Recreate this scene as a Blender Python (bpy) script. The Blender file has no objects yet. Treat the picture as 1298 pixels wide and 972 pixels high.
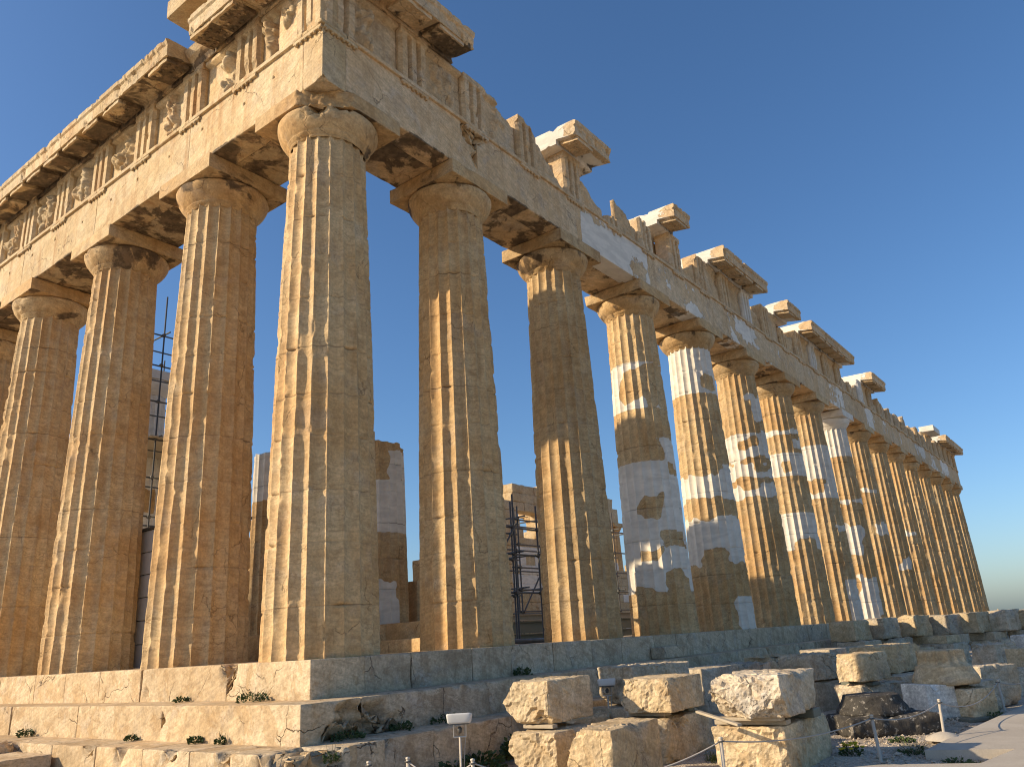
import bpy, math, random
import numpy as np
from mathutils import Matrix, Vector

# ------------------------------------------------------------------ camera, sky, sun, exposure
S = bpy.context.scene
COL = S.collection
cd = bpy.data.cameras.new('camera'); cam = bpy.data.objects.new('camera', cd); COL.objects.link(cam)
yaw, pit, rol = math.radians(36.588), math.radians(18.097), math.radians(-3.630)
_f = np.array([math.cos(yaw)*math.cos(pit), math.sin(yaw)*math.cos(pit), math.sin(pit)])
_r = np.array([math.sin(yaw), -math.cos(yaw), 0]); _u = np.cross(_r, _f)
_r2 = math.cos(rol)*_r + math.sin(rol)*_u; _u2 = -math.sin(rol)*_r + math.cos(rol)*_u
M = Matrix.Identity(4)
for i in range(3):
    M[i][0], M[i][1], M[i][2] = _r2[i], _u2[i], -_f[i]
M[0][3], M[1][3], M[2][3] = -7.856, -9.821, 0.080
cam.matrix_world = M
cd.sensor_width = 36; cd.lens = 996.7/1298*36; cd.clip_start = .05; cd.clip_end = 6000
S.camera = cam
S.cycles.filter_width = 1.1

SUN_AZ = math.atan2(.674, -.738); SUN_EL = math.radians(25.6)
W = bpy.data.worlds.new('World'); S.world = W; W.use_nodes = True
nt = W.node_tree; nt.nodes.clear()
sky = nt.nodes.new('ShaderNodeTexSky'); sky.sky_type = 'NISHITA'; sky.sun_disc = False
sky.sun_elevation = SUN_EL; sky.sun_rotation = math.atan2(math.cos(SUN_AZ), math.sin(SUN_AZ))
sky.altitude = 100; sky.air_density = 1.0; sky.dust_density = 1.3; sky.ozone_density = 5.0
bg = nt.nodes.new('ShaderNodeBackground'); bg.inputs[1].default_value = .132
wo = nt.nodes.new('ShaderNodeOutputWorld')
hs = nt.nodes.new('ShaderNodeHueSaturation'); hs.inputs['Saturation'].default_value = 1.08; nt.links.new(sky.outputs[0], hs.inputs['Color']); nt.links.new(hs.outputs[0], bg.inputs[0]); nt.links.new(bg.outputs[0], wo.inputs[0])

sl = bpy.data.lights.new('sun', 'SUN'); sl.energy = 4.8; sl.angle = math.radians(.5); sl.color = (1, .81, .56)
so = bpy.data.objects.new('sun', sl); COL.objects.link(so)
tos = Vector((math.cos(SUN_AZ)*math.cos(SUN_EL), math.sin(SUN_AZ)*math.cos(SUN_EL), math.sin(SUN_EL)))
so.rotation_euler = tos.to_track_quat('Z', 'Y').to_euler()
so.location = (-40, 40, 40)
vs = S.view_settings
vs.view_transform = 'Standard'; vs.look = 'None'; vs.gamma = 1; vs.use_curve_mapping = False; vs.exposure = .30

# ------------------------------------------------------------------ noise
def _h(i, j, k, s):
    n = (i*374761393 + j*668265263 + k*2147483647 + s*1274126177) & 0xffffffff
    n = ((n ^ (n >> 13))*1274126177) & 0xffffffff
    n = ((n ^ (n >> 15))*2246822519) & 0xffffffff
    return ((n ^ (n >> 16)) & 0xffff)/32767.5 - 1
def noise(P, s=0):
    P = np.asarray(P, float); I = np.floor(P).astype(np.int64); F = P-I
    F = F*F*F*(F*(F*6-15)+10)
    i, j, k = I[..., 0], I[..., 1], I[..., 2]; x, y, z = F[..., 0], F[..., 1], F[..., 2]
    def L(a, b, t): return a+(b-a)*t
    c = [[[_h(i+a, j+b, k+d, s) for d in (0, 1)] for b in (0, 1)] for a in (0, 1)]
    return L(L(L(c[0][0][0], c[1][0][0], x), L(c[0][1][0], c[1][1][0], x), y),
             L(L(c[0][0][1], c[1][0][1], x), L(c[0][1][1], c[1][1][1], x), y), z)
def fbm(P, s=0, o=4):
    P = np.asarray(P, float); r = 0; a = .55
    for q in range(o):
        r = r+a*noise(P, s+q*17); P = P*2.03+5.3; a *= .5
    return r
def facet(P, s=0):
    """planar chips: every point takes the tilted plane of its nearest jittered cell"""
    P = np.asarray(P, float); I = np.floor(P).astype(np.int64); best = np.full(P.shape[:-1], 1e9); out = np.zeros(P.shape[:-1])
    for a in (-1, 0, 1):
        for b in (-1, 0, 1):
            for c in (-1, 0, 1):
                i, j, k = I[..., 0]+a, I[..., 1]+b, I[..., 2]+c
                D = np.stack([P[..., 0]-(i+.5+.42*_h(i, j, k, s)), P[..., 1]-(j+.5+.42*_h(i, j, k, s+1)), P[..., 2]-(k+.5+.42*_h(i, j, k, s+2))], -1)
                d = (D*D).sum(-1); m = d < best
                h = D[..., 0]*_h(i, j, k, s+3)+D[..., 1]*_h(i, j, k, s+4)+D[..., 2]*_h(i, j, k, s+5)+.35*_h(i, j, k, s+6)
                best = np.where(m, d, best); out = np.where(m, h, out)
    return out
def sm(a, b, x):
    t = np.clip((x-a)/(b-a), 0, 1); return t*t*(3-2*t)

# ------------------------------------------------------------------ objects
def mk(name, V, Q, mat, parent=None, smooth=True, attrs=None, tris=None, label=None):
    me = bpy.data.meshes.new(name)
    V = np.ascontiguousarray(V, np.float32); Q = np.asarray(Q, np.int32).reshape(-1, 4) if len(Q) else np.zeros((0, 4), np.int32)
    T = np.asarray(tris, np.int32).reshape(-1, 3) if tris is not None and len(tris) else np.zeros((0, 3), np.int32)
    me.vertices.add(len(V)); me.vertices.foreach_set('co', V.ravel())
    nl = Q.size+T.size; me.loops.add(nl); me.loops.foreach_set('vertex_index', np.concatenate([Q.ravel(), T.ravel()]))
    me.polygons.add(len(Q)+len(T))
    st = np.concatenate([np.arange(len(Q))*4, len(Q)*4+np.arange(len(T))*3]).astype(np.int32)
    me.polygons.foreach_set('loop_start', st)
    me.polygons.foreach_set('use_smooth', np.full(len(st), bool(smooth)))
    if attrs:
        for k, v in attrs.items():
            a = me.attributes.new(k, 'FLOAT', 'POINT'); a.data.foreach_set('value', np.ascontiguousarray(v, np.float32))
    me.update(calc_edges=True); me.validate()
    me.materials.append(mat)
    o = bpy.data.objects.new(name, me); COL.objects.link(o)
    if parent is not None: o.parent = parent
    if label: o['label'] = label
    return o
def tag(o, label=None, cat=None, group=None, kind=None):
    if label: o['label'] = label
    if cat: o['category'] = cat
    if group: o['group'] = group
    if kind: o['kind'] = kind
    return o
def thing(name, label, cat, loc=(0, 0, 0), group=None):
    o = bpy.data.objects.new(name, None); COL.objects.link(o); o.location = loc; o.empty_display_size = .2
    return tag(o, label, cat, group)
class MB:
    def __init__(s): s.V = []; s.Q = []; s.T = []; s.n = 0; s.A = {}
    def add(s, V, Q, T=None, **at):
        V = np.asarray(V, float); s.V.append(V)
        if len(Q): s.Q.append(np.asarray(Q).reshape(-1, 4)+s.n)
        if T is not None and len(T): s.T.append(np.asarray(T).reshape(-1, 3)+s.n)
        for k, v in at.items(): s.A.setdefault(k, []).append((s.n, np.asarray(v)))
        s.n += len(V); return s
    def out(s, name, mat, parent=None, smooth=True, label=None, off=(0, 0, 0)):
        V = np.concatenate(s.V)-np.asarray(off, float)
        at = {}
        for k, l in s.A.items():
            a = np.zeros(len(V)); 
            for n, v in l: a[n:n+len(v)] = v
            at[k] = a
        return mk(name, V, np.concatenate(s.Q) if s.Q else [], mat, parent, smooth, at, np.concatenate(s.T) if s.T else None, label)

def lat(L, cell):
    h = L/2; e = [x for x in (.007, .022) if x < h*.5]
    n = max(1, int(round((L-2*(e[-1] if e else 0))/cell)))
    m = np.linspace(-h+(e[-1] if e else 0), h-(e[-1] if e else 0), n+1)
    return np.unique(np.round(np.concatenate([[-h], [-h+x for x in e[:-1]], m, [h-x for x in e[:-1]], [h]]), 5))
def box_lat(xs, ys, zs):
    ax = [xs, ys, zs]; n = [len(xs), len(ys), len(zs)]; Q = []
    def idx(i, j, k): return (i*n[1]+j)*n[2]+k
    for a in range(3):
        b, c = (a+1) % 3, (a+2) % 3
        B, Cc = np.meshgrid(np.arange(n[b]-1), np.arange(n[c]-1), indexing='ij'); B = B.ravel(); Cc = Cc.ravel()
        for s in (0, n[a]-1):
            q = []
            for db, dc in ((0, 0), (1, 0), (1, 1), (0, 1)):
                I = [None]*3; I[a] = np.full(B.shape, s); I[b] = B+db; I[c] = Cc+dc
                q.append(idx(*I))
            q = np.stack(q, -1)
            if s == 0: q = q[:, ::-1]
            Q.append(q)
    Q = np.concatenate(Q); u, inv = np.unique(Q, return_inverse=True)
    V = np.stack([xs[u//(n[1]*n[2])], ys[(u//n[2]) % n[1]], zs[u % n[2]]], -1)
    return V, inv.reshape(-1, 4)
def stone(L, cell=.05, seed=0, r=.006, chip=.05, rough=.004, cuts=(), bites=(), rockface=0, chipf=2.2, thr=.12, holes=()):
    """weathered block centred on the origin; returns V, Q, V0 (the unworn lattice)"""
    L = np.asarray(L, float)
    ax = [lat(l, cell) for l in L]
    for hx, hz, hs in holes:
        for a, c in ((0, hx), (2, hz)): ax[a] = np.concatenate([ax[a][np.abs(ax[a]-c) > hs+.012], [c-hs-.003, c-hs, c+hs, c+hs+.003]])
    ax = [np.unique(a) for a in ax]
    V, Q = box_lat(*ax); V0 = V.copy()
    off = np.array([seed*7.31, seed*3.17, seed*1.73])
    R = r+np.clip(fbm(V*chipf+off, 11, 3)-thr, 0, 1)*chip*2.2+np.clip(noise(V*9+off, 5), 0, 1)*r
    R = np.minimum(R, L.min()*.45)[:, None]
    q = np.clip(V, -L/2+R, L/2-R); d = V-q; n = np.linalg.norm(d, axis=1, keepdims=True)
    N = d/np.maximum(n, 1e-6); V = q+N*np.minimum(R, n)
    for c in cuts:
        cn = np.asarray(c[0], float); cn = cn/np.linalg.norm(cn); dd = c[1]
        w = V@cn-dd-.05*fbm(V*3+off, 3, 3); m = w > 0
        V[m] -= cn*w[m, None]
        if len(c) < 3: V[m] += cn*(facet(V[m]*5+off, 9)*.05+fbm(V[m]*14+off, 9, 4)*.02)[:, None]
    for c, rad in bites:
        dv = V-np.asarray(c, float); dl = np.linalg.norm(dv, axis=1)+.45*rad*fbm(V*4+off, 21, 4)+.3*rad*facet(V*6+off, 22)
        m = dl < rad; dep = (rad-dl[m])
        V[m] -= N[m]*dep[:, None]
    for hx, hz, hs in holes:
        m = (np.abs(V0[:, 0]-hx) < hs+.001) & (np.abs(V0[:, 2]-hz) < hs+.001) & (V0[:, 1] > L[1]/2-.001); V[m, 1] -= .07
    if rockface: V = V+N*(fbm(V*4+off, 31, 4)*rockface)[:, None]
    if rough: V = V+N*(fbm(V*11+off, 41, 3)*rough)[:, None]
    return V, Q, V0
def rotz(V, a, piv=(0, 0, 0)):
    c, s = math.cos(a), math.sin(a); p = np.asarray(piv, float); D = V-p
    return np.stack([c*D[:, 0]-s*D[:, 1], s*D[:, 0]+c*D[:, 1], D[:, 2]], -1)+p
def tube(p, rad, n=8, caps=True):
    p = np.asarray(p, float); rad = np.broadcast_to(rad, (len(p),)); V = []; 
    t = np.gradient(p, axis=0); t /= np.linalg.norm(t, axis=1, keepdims=True)
    a = np.array([0, 0, 1.]) if abs(t[0, 2]) < .9 else np.array([1., 0, 0])
    for i in range(len(p)):
        x = np.cross(t[i], a); x /= np.linalg.norm(x); y = np.cross(t[i], x)
        th = np.arange(n)*2*math.pi/n
        V.append(p[i]+rad[i]*(np.cos(th)[:, None]*x+np.sin(th)[:, None]*y))
    V = np.concatenate(V); Q = []
    for i in range(len(p)-1):
        for k in range(n): Q.append((i*n+k, i*n+(k+1) % n, (i+1)*n+(k+1) % n, (i+1)*n+k))
    T = []
    if caps:
        for e in (0, len(p)-1):
            V = np.concatenate([V, p[e:e+1]]); c = len(V)-1
            for k in range(n): T.append((c, e*n+k, e*n+(k+1) % n))
    return V, Q, T
def lathe(prof, n=64, z=0, c=(0, 0)):
    prof = np.asarray(prof, float); th = np.arange(n)*2*math.pi/n
    V = np.concatenate([np.stack([c[0]+r*np.cos(th), c[1]+r*np.sin(th), np.full(n, h)], -1) for r, h in prof])
    Q = [(i*n+k, i*n+(k+1) % n, (i+1)*n+(k+1) % n, (i+1)*n+k) for i in range(len(prof)-1) for k in range(n)]
    return V, Q
def prism(prof, x0, x1, n, seed=0, amp=.012, chip=.05):
    """profile [(d,z)] swept along l; weathered; closed ends"""
    prof = np.asarray(prof, float); m = len(prof)
    # densify profile
    P = []
    for i in range(m):
        a, b = prof[i], prof[(i+1) % m]; k = max(1, int(np.linalg.norm(b-a)/.09))
        for t in range(k): P.append(a+(b-a)*t/k)
    P = np.array(P); m = len(P); cen = P.mean(0)
    ls = np.unique(np.concatenate([[x0, x0+.012, x0+.035], np.linspace(x0+.035, x1-.035, max(2, n)), [x1-.012, x1]]))
    V = np.concatenate([np.concatenate([np.full((m, 1), l), P], 1) for l in ls])
    off = np.array([seed*5.1, seed*2.3, seed*.7])
    e = np.minimum(np.abs(V[:, 0]-x0), np.abs(V[:, 0]-x1)); ew = np.exp(-(e/.03)**2)
    c = np.clip(fbm(V*4.5+off, 3, 4)-.22, 0, 1)*chip*(2.2+1.5*facet(V*6+off, 2))+np.clip(fbm(V*12+off, 8, 3), -.3, 1)*amp*.7+ew*.008
    D = V[:, 1:]-cen; D /= np.maximum(np.linalg.norm(D, axis=1, keepdims=True), 1e-6)
    V[:, 1:] -= D*c[:, None]
    Q = [(i*m+k, i*m+(k+1) % m, (i+1)*m+(k+1) % m, (i+1)*m+k) for i in range(len(ls)-1) for k in range(m)]
    T = []
    for e, o in ((0, 0), (1, (len(ls)-1)*m)):
        V = np.concatenate([V, V[o:o+m].mean(0, keepdims=True)]); c_ = len(V)-1
        for k in range(m): T.append((c_, o+k, o+(k+1) % m) if e else (c_, o+(k+1) % m, o+k))
    return V, Q, T
def panel(w, zb, zt, t, fn, nx=40, nz=40, xs=None, top=None):
    """front relief panel, x in [-w/2,w/2], outward +d; returns local (l,d,z)"""
    xs = np.linspace(-w/2, w/2, nx+1) if xs is None else np.asarray(xs, float); nx = len(xs)-1
    v = np.linspace(0, 1, nz+1); X, Vv = np.meshgrid(xs, v, indexing='ij')
    H = (zt-zb) if top is None else top(X)
    Z = zb+Vv*H
    D = fn(X, Z)
    F = np.stack([X, D, Z], -1).reshape(-1, 3)
    idx = np.arange((nx+1)*(nz+1)).reshape(nx+1, nz+1)
    Q = np.stack([idx[:-1, :-1], idx[1:, :-1], idx[1:, 1:], idx[:-1, 1:]], -1).reshape(-1, 4)
    bd = np.concatenate([idx[:, 0], idx[-1, 1:], idx[::-1, -1][1:], idx[0, ::-1][1:-1]])
    B = F[bd].copy(); B[:, 1] = -t; o = len(F); m = len(bd)
    V = np.concatenate([F, B])
    q2 = [(bd[(i+1) % m], bd[i], o+i, o+(i+1) % m) for i in range(m)]
    return V, np.concatenate([Q, np.array(q2)])

# ------------------------------------------------------------------ materials
class NB:
    def __init__(s, name):
        s.m = bpy.data.materials.new(name); s.m.use_nodes = True; s.t = s.m.node_tree; s.t.nodes.clear()
        s.o = s.n('ShaderNodeOutputMaterial'); s.b = s.n('ShaderNodeBsdfPrincipled'); s.l(s.b.outputs[0], s.o.inputs[0])
        s.b.inputs['Specular IOR Level'].default_value = .25
    def n(s, t, **k):
        x = s.t.nodes.new(t)
        for a, b in k.items(): setattr(x, a, b)
        return x
    def l(s, a, b): s.t.links.new(a, b)
    def set(s, i, v):
        if hasattr(v, 'links') or isinstance(v, bpy.types.NodeSocket): s.l(v, i)
        else: i.default_value = v
    def math(s, op, a, b=0, c=0, clamp=False):
        x = s.n('ShaderNodeMath', operation=op, use_clamp=clamp)
        for i, v in enumerate((a, b, c)): s.set(x.inputs[i], v)
        return x.outputs[0]
    def vmul(s, v, sc):
        x = s.n('ShaderNodeVectorMath', operation='MULTIPLY'); s.l(v, x.inputs[0]); s.set(x.inputs[1], sc); return x.outputs[0]
    def vadd(s, v, w):
        x = s.n('ShaderNodeVectorMath', operation='ADD'); s.l(v, x.inputs[0]); s.set(x.inputs[1], w); return x.outputs[0]
    def noise(s, v, sc, det=4, rough=.55, dist=0):
        x = s.n('ShaderNodeTexNoise'); s.l(v, x.inputs['Vector']); x.inputs['Scale'].default_value = sc
        x.inputs['Detail'].default_value = det; x.inputs['Roughness'].default_value = rough; x.inputs['Distortion'].default_value = dist
        return x.outputs[0]
    def ss(s, a, b, v, lo=0., hi=1.):
        x = s.n('ShaderNodeMapRange', interpolation_type='SMOOTHSTEP'); s.set(x.inputs[0], v)
        x.inputs[1].default_value = a; x.inputs[2].default_value = b; x.inputs[3].default_value = lo; x.inputs[4].default_value = hi
        return x.outputs[0]
    def mix(s, f, a, b, bt='MIX'):
        x = s.n('ShaderNodeMix', data_type='RGBA', blend_type=bt)
        s.set(x.inputs[0], f)
        for i, v in ((6, a), (7, b)):
            if isinstance(v, tuple): v = (*v, 1) if len(v) == 3 else v
            s.set(x.inputs[i], v)
        return x.outputs[2]
    def attr(s, n): return s.n('ShaderNodeAttribute', attribute_name=n).outputs['Fac']
    def bump(s, h, st, d=.02, prev=None):
        x = s.n('ShaderNodeBump'); x.inputs['Strength'].default_value = st; x.inputs['Distance'].default_value = d; s.l(h, x.inputs['Height'])
        if prev is not None: s.l(prev, x.inputs['Normal'])
        return x.outputs[0]

def stone_mat(name, base, pale, stain, streak=.5, vein=.35, crack=.6, pit=.5, grey=(.36, .34, .31), greyamt=.35, bump=.5, black=.0,
              new=False, newcol=(.74, .68, .575), rand=.18, patina=.5, joint=False, lump=.22, n3c=.24, n5c=.24):
    b = NB(name); P = b.n('ShaderNodeNewGeometry').outputs['Position']
    oi = b.n('ShaderNodeObjectInfo').outputs['Random']
    off = b.n('ShaderNodeCombineXYZ'); b.l(b.math('MULTIPLY', oi, 37.), off.inputs[0]); b.l(b.math('MULTIPLY', oi, 11.), off.inputs[1]); b.l(b.math('MULTIPLY', oi, 23.), off.inputs[2])
    P = b.vadd(P, off.outputs[0])
    n1 = b.noise(P, .55, 5, .6); n2 = b.noise(b.vmul(P, (2.6, 2.6, .33)), 1.3, 5, .62); n3 = b.noise(P, 5., 7, .68); n4 = b.noise(P, 1.7, 6, .62, .6)
    n5 = b.noise(P, 23., 4, .65)
    c = b.mix(b.ss(.36, .64, n1), base, pale)
    c = b.mix(b.math('MULTIPLY', b.ss(.50, .70, n2), streak), c, stain)
    c = b.mix(b.math('MULTIPLY', b.ss(.52, .68, n4), greyamt), c, grey)
    # veins of grey schist running obliquely through the marble
    vn = b.noise(b.vmul(b.vadd(P, (0, 0, 0)), (.8, .8, 3.2)), 1.5, 5, .6, 1.2)
    va = b.math('ABSOLUTE', b.math('SUBTRACT', vn, .5))
    c = b.mix(b.math('MULTIPLY', b.ss(.0, .022, va, 1, 0), b.math('MULTIPLY', b.ss(.42, .62, n1), vein)), c, tuple(x*.45 for x in base))
    # marble bedding: fine oblique striations
    rt = b.n('ShaderNodeVectorRotate', rotation_type='EULER_XYZ'); b.l(P, rt.inputs['Vector']); rt.inputs['Rotation'].default_value = (.38, -.30, 0)
    st = b.noise(b.vmul(rt.outputs[0], (1.1, 1.1, 13.)), 1.6, 6, .68, .35)
    c = b.mix(1., c, b.mix(b.ss(.30, .70, st), (.86, .85, .835), (1.12, 1.12, 1.12)), 'MULTIPLY')
    # flaked patina with hard edges
    pa = b.noise(P, 2.3, 8, .68, .4)
    c = b.mix(b.math('MULTIPLY', b.ss(.535, .565, pa), patina), c, b.mix(n1, stain, tuple(.5*(x+y) for x, y in zip(base, stain))))
    c = b.mix(b.math('MULTIPLY', b.ss(.40, .375, pa, 0, 1), patina*.6), c, tuple(min(.8, x*1.12) for x in pale))
    c = b.mix(1., c, b.mix(b.ss(.25, .75, n3), (1-n3c, 1-n3c*1.04, 1-n3c*1.1), (1+n3c*.9,)*3), 'MULTIPLY')
    c = b.mix(1., c, b.mix(b.ss(.28, .72, n5), (1-n5c, 1-n5c*1.04, 1-n5c*1.1), (1+n5c*.85,)*3), 'MULTIPLY')
    # cracks
    Pd = b.n('ShaderNodeVectorMath', operation='ADD'); nz = b.n('ShaderNodeTexNoise'); b.l(P, nz.inputs['Vector']); nz.inputs['Scale'].default_value = 2.2; nz.inputs['Detail'].default_value = 5
    b.l(P, Pd.inputs[0]); b.l(b.vmul(nz.outputs['Color'], (.55, .55, .55)), Pd.inputs[1])
    vo = b.n('ShaderNodeTexVoronoi', feature='DISTANCE_TO_EDGE'); b.l(Pd.outputs[0], vo.inputs['Vector']); vo.inputs['Scale'].default_value = .85
    ck = b.math('MULTIPLY', b.ss(.0, .010, vo.outputs['Distance'], 1, 0), b.ss(.50, .60, b.noise(P, 1.05, 3)))
    ck = b.math('MULTIPLY', ck, crack)
    # pits
    vp = b.n('ShaderNodeTexVoronoi'); b.l(P, vp.inputs['Vector']); vp.inputs['Scale'].default_value = 26; vp.inputs['Randomness'].default_value = 1
    pt = b.math('MULTIPLY', b.ss(.10, .22, vp.outputs['Distance'], 1, 0), b.math('MULTIPLY', b.ss(.55, .66, n4), pit))
    dark = b.math('MAXIMUM', ck, pt)
    c = b.mix(b.math('MULTIPLY', dark, .85), c, tuple(x*.16 for x in stain))
    h = b.math('ADD', b.math('MULTIPLY', n3, lump), b.math('ADD', b.math('MULTIPLY', n5, .38), b.math('MULTIPLY', b.noise(P, 70., 3, .6), .16)))
    h = b.math('ADD', h, b.math('MULTIPLY', st, .12))
    h = b.math('SUBTRACT', h, b.math('MULTIPLY', b.ss(.535, .565, pa), .12))
    h = b.math('SUBTRACT', h, b.math('MULTIPLY', dark, 1.1))
    if new:
        a = b.attr('newness')
        e = b.math('ADD', a, b.math('MULTIPLY', b.math('SUBTRACT', b.noise(P, 2.6, 4, .6), .5), .75))
        f = b.ss(.490, .512, e)
        nc = b.mix(b.ss(.40, .62, b.noise(b.vmul(P, (.8, .8, 3.)), 1.4, 5, .6, 1.)), newcol, tuple(x*.86 for x in newcol))
        nc = b.mix(1., nc, b.mix(n3, (.86, .86, .86), (1.13, 1.13, 1.13)), 'MULTIPLY')
        c = b.mix(f, c, nc)
        edge = b.math('MULTIPLY', b.ss(.0, .02, b.math('ABSOLUTE', b.math('SUBTRACT', e, .5)), 1, 0), b.ss(.02, .2, a))
        c = b.mix(b.math('MULTIPLY', edge, .45), c, (.14, .09, .05))
        h = b.math('ADD', b.math('MULTIPLY', h, b.math('SUBTRACT', 1., b.math('MULTIPLY', f, .7))), b.math('MULTIPLY', f, .45))
    if joint:
        c = b.mix(b.math('MULTIPLY', b.attr('joint'), .72), c, (.07, .045, .025))
    # black gypsum crust, only where a face was given it
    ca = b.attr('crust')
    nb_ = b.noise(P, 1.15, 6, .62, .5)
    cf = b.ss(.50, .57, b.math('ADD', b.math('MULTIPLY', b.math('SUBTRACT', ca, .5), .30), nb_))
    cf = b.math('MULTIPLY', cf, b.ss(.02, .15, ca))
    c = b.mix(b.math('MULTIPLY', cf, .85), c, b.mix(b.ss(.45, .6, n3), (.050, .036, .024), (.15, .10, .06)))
    if black:
        bf = b.ss(.47, .56, b.math('ADD', b.noise(P, 9., 6, .7), black-.5))
        c = b.mix(b.math('MULTIPLY', bf, .9), c, (.030, .027, .023))
    t = b.math('ADD', 1.-rand/2, b.math('MULTIPLY', oi, rand))
    tc = b.n('ShaderNodeCombineXYZ')
    for i in range(3): b.l(t, tc.inputs[i])
    c = b.mix(1., c, tc.outputs[0], 'MULTIPLY')
    b.l(c, b.b.inputs['Base Color']); b.b.inputs['Roughness'].default_value = .82
    b.l(b.bump(h, bump, .03), b.b.inputs['Normal'])
    return b.m
def plain(name, col, rough=.5, metal=0, var=.15, sc=8):
    b = NB(name); P = b.n('ShaderNodeNewGeometry').outputs['Position']; n = b.noise(P, sc, 5, .65)
    c = b.mix(1., (*col, 1), b.mix(n, (1-var,)*3, (1+var,)*3), 'MULTIPLY')
    b.l(c, b.b.inputs['Base Color']); b.l(b.ss(.3, .7, n, max(0, rough-.12), min(1, rough+.12)), b.b.inputs['Roughness']); b.b.inputs['Metallic'].default_value = metal
    b.l(b.bump(n, .15, .01), b.b.inputs['Normal'])
    return b.m
HONEY, CREAM, BROWN = (.51, .325, .146), (.57, .42, .23), (.32, .18, .07)
M_col = stone_mat('weathered_honey_marble', HONEY, CREAM, BROWN, streak=.45, vein=.5, new=True, greyamt=.18, bump=.42, joint=True, patina=.30, lump=.08, n3c=.15, n5c=.15)
M_ent = stone_mat('weathered_cream_marble', (.50, .365, .195), (.555, .44, .275), (.38, .22, .095), streak=.75, vein=.3, new=True, greyamt=.2, crack=.8, bump=.5, patina=.25, n3c=.15, n5c=.16)
M_arn = stone_mat('north_face_marble', (.575, .40, .215), (.62, .47, .29), (.42, .255, .115), streak=.4, vein=.4, new=True, greyamt=.3, crack=.8, bump=.5, patina=.3, n3c=.16, n5c=.16)
M_step = stone_mat('step_marble_warm', (.52, .38, .22), (.60, .475, .31), (.40, .25, .11), streak=.25, vein=.35, greyamt=.25, crack=1., bump=.7, n3c=.18, n5c=.18)
M_stepn = stone_mat('step_marble_grey', (.48, .385, .255), (.54, .45, .32), (.27, .185, .105), streak=.45, vein=.6, greyamt=.45, crack=1., bump=.7, patina=.5, n3c=.18, n5c=.18)
M_rock = stone_mat('broken_block_marble', (.54, .405, .235), (.62, .50, .325), (.38, .25, .12), streak=.2, vein=.4, greyamt=.3, crack=.5, bump=.85, pit=.9, lump=.5, n3c=.18, n5c=.20)
M_rockg = stone_mat('greyish_block_marble', (.52, .43, .30), (.60, .515, .39), (.36, .26, .155), streak=.3, vein=.6, greyamt=.55, crack=.6, bump=.85, pit=.9, lump=.5, n3c=.18, n5c=.20)
M_black = stone_mat('lichen_blackened_stone', (.34, .31, .26), (.42, .39, .34), (.12, .10, .08), black=.60, bump=1.)
M_white = stone_mat('new_white_marble', (.64, .61, .55), (.70, .67, .60), (.50, .47, .42), streak=.15, vein=.35, greyamt=.12, crack=.1, pit=.15, bump=.25)
M_wood = plain('grey_timber', (.42, .35, .25), .75, 0, .3, 14)
M_white_paint = plain('white_metal', (.62, .61, .57), .4, 0, .08)
M_glass = plain('lamp_glass', (.10, .11, .12), .12, 0, .05)
M_steel = plain('galvanised_tube', (.11, .105, .095), .55, .25, .2)
M_post = plain('beige_post_paint', (.56, .49, .39), .45, .1, .12, 30)
M_rope = plain('rope_fibre', (.42, .38, .33), .8, 0, .2, 60)
M_girder = plain('grey_green_steel', (.16, .17, .135), .55, .2, .2, 3)
M_hose = plain('grey_hose', (.16, .16, .16), .5, 0, .1)
M_leaf = plain('leaf_green', (.055, .085, .028), .6, 0, .35, 20)
M_leafd = plain('leaf_dry', (.16, .13, .06), .7, 0, .35, 20)
M_flower = plain('yellow_petal', (.70, .52, .03), .5, 0, .1)
M_grass = plain('grass_green', (.075, .10, .030), .65, 0, .4, 5)

def ground_mat():
    b = NB('pale_gravel'); P = b.n('ShaderNodeNewGeometry').outputs['Position']
    n1 = b.noise(P, .7, 6, .6); n2 = b.noise(P, 14., 6, .7)
    v = b.n('ShaderNodeTexVoronoi'); b.l(P, v.inputs['Vector']); v.inputs['Scale'].default_value = 38
    c = b.mix(b.ss(.4, .62, n1), (.46, .38, .285), (.56, .475, .37))
    c = b.mix(1., c, b.mix(n2, (.62, .62, .62), (1.38, 1.38, 1.38)), 'MULTIPLY')
    g = b.math('MULTIPLY_ADD', v.outputs['Color'], .7, .65); gc = b.n('ShaderNodeCombineXYZ')
    for i in range(3): b.l(g, gc.inputs[i])
    c = b.mix(1., c, gc.outputs[0], 'MULTIPLY')
    c = b.mix(b.math('MULTIPLY', b.ss(.60, .68, b.noise(P, 1.3, 5)), .5), c, (.13, .13, .06))
    b.l(c, b.b.inputs['Base Color']); b.b.inputs['Roughness'].default_value = .95
    h = b.math('ADD', b.math('MULTIPLY', n2, 1.), b.math('MULTIPLY', v.outputs['Distance'], .6))
    b.l(b.bump(h, .9, .03), b.b.inputs['Normal']); return b.m
def concrete_mat():
    b = NB('path_concrete'); P = b.n('ShaderNodeNewGeometry').outputs['Position']
    n1 = b.noise(P, .9, 6, .65); n2 = b.noise(P, 40., 5, .7)
    c = b.mix(b.ss(.38, .62, n1), (.44, .385, .31), (.50, .445, .365))
    c = b.mix(1., c, b.mix(n2, (.8, .8, .8), (1.2, 1.2, 1.2)), 'MULTIPLY')
    b.l(c, b.b.inputs['Base Color']); b.b.inputs['Roughness'].default_value = .85
    b.l(b.bump(n2, .35, .01), b.b.inputs['Normal']); return b.m
M_ground = ground_mat(); M_panel = plain('grey_hut_panel', (.58, .58, .56), .5, 0, .1, 2); M_path = concrete_mat()

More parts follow.
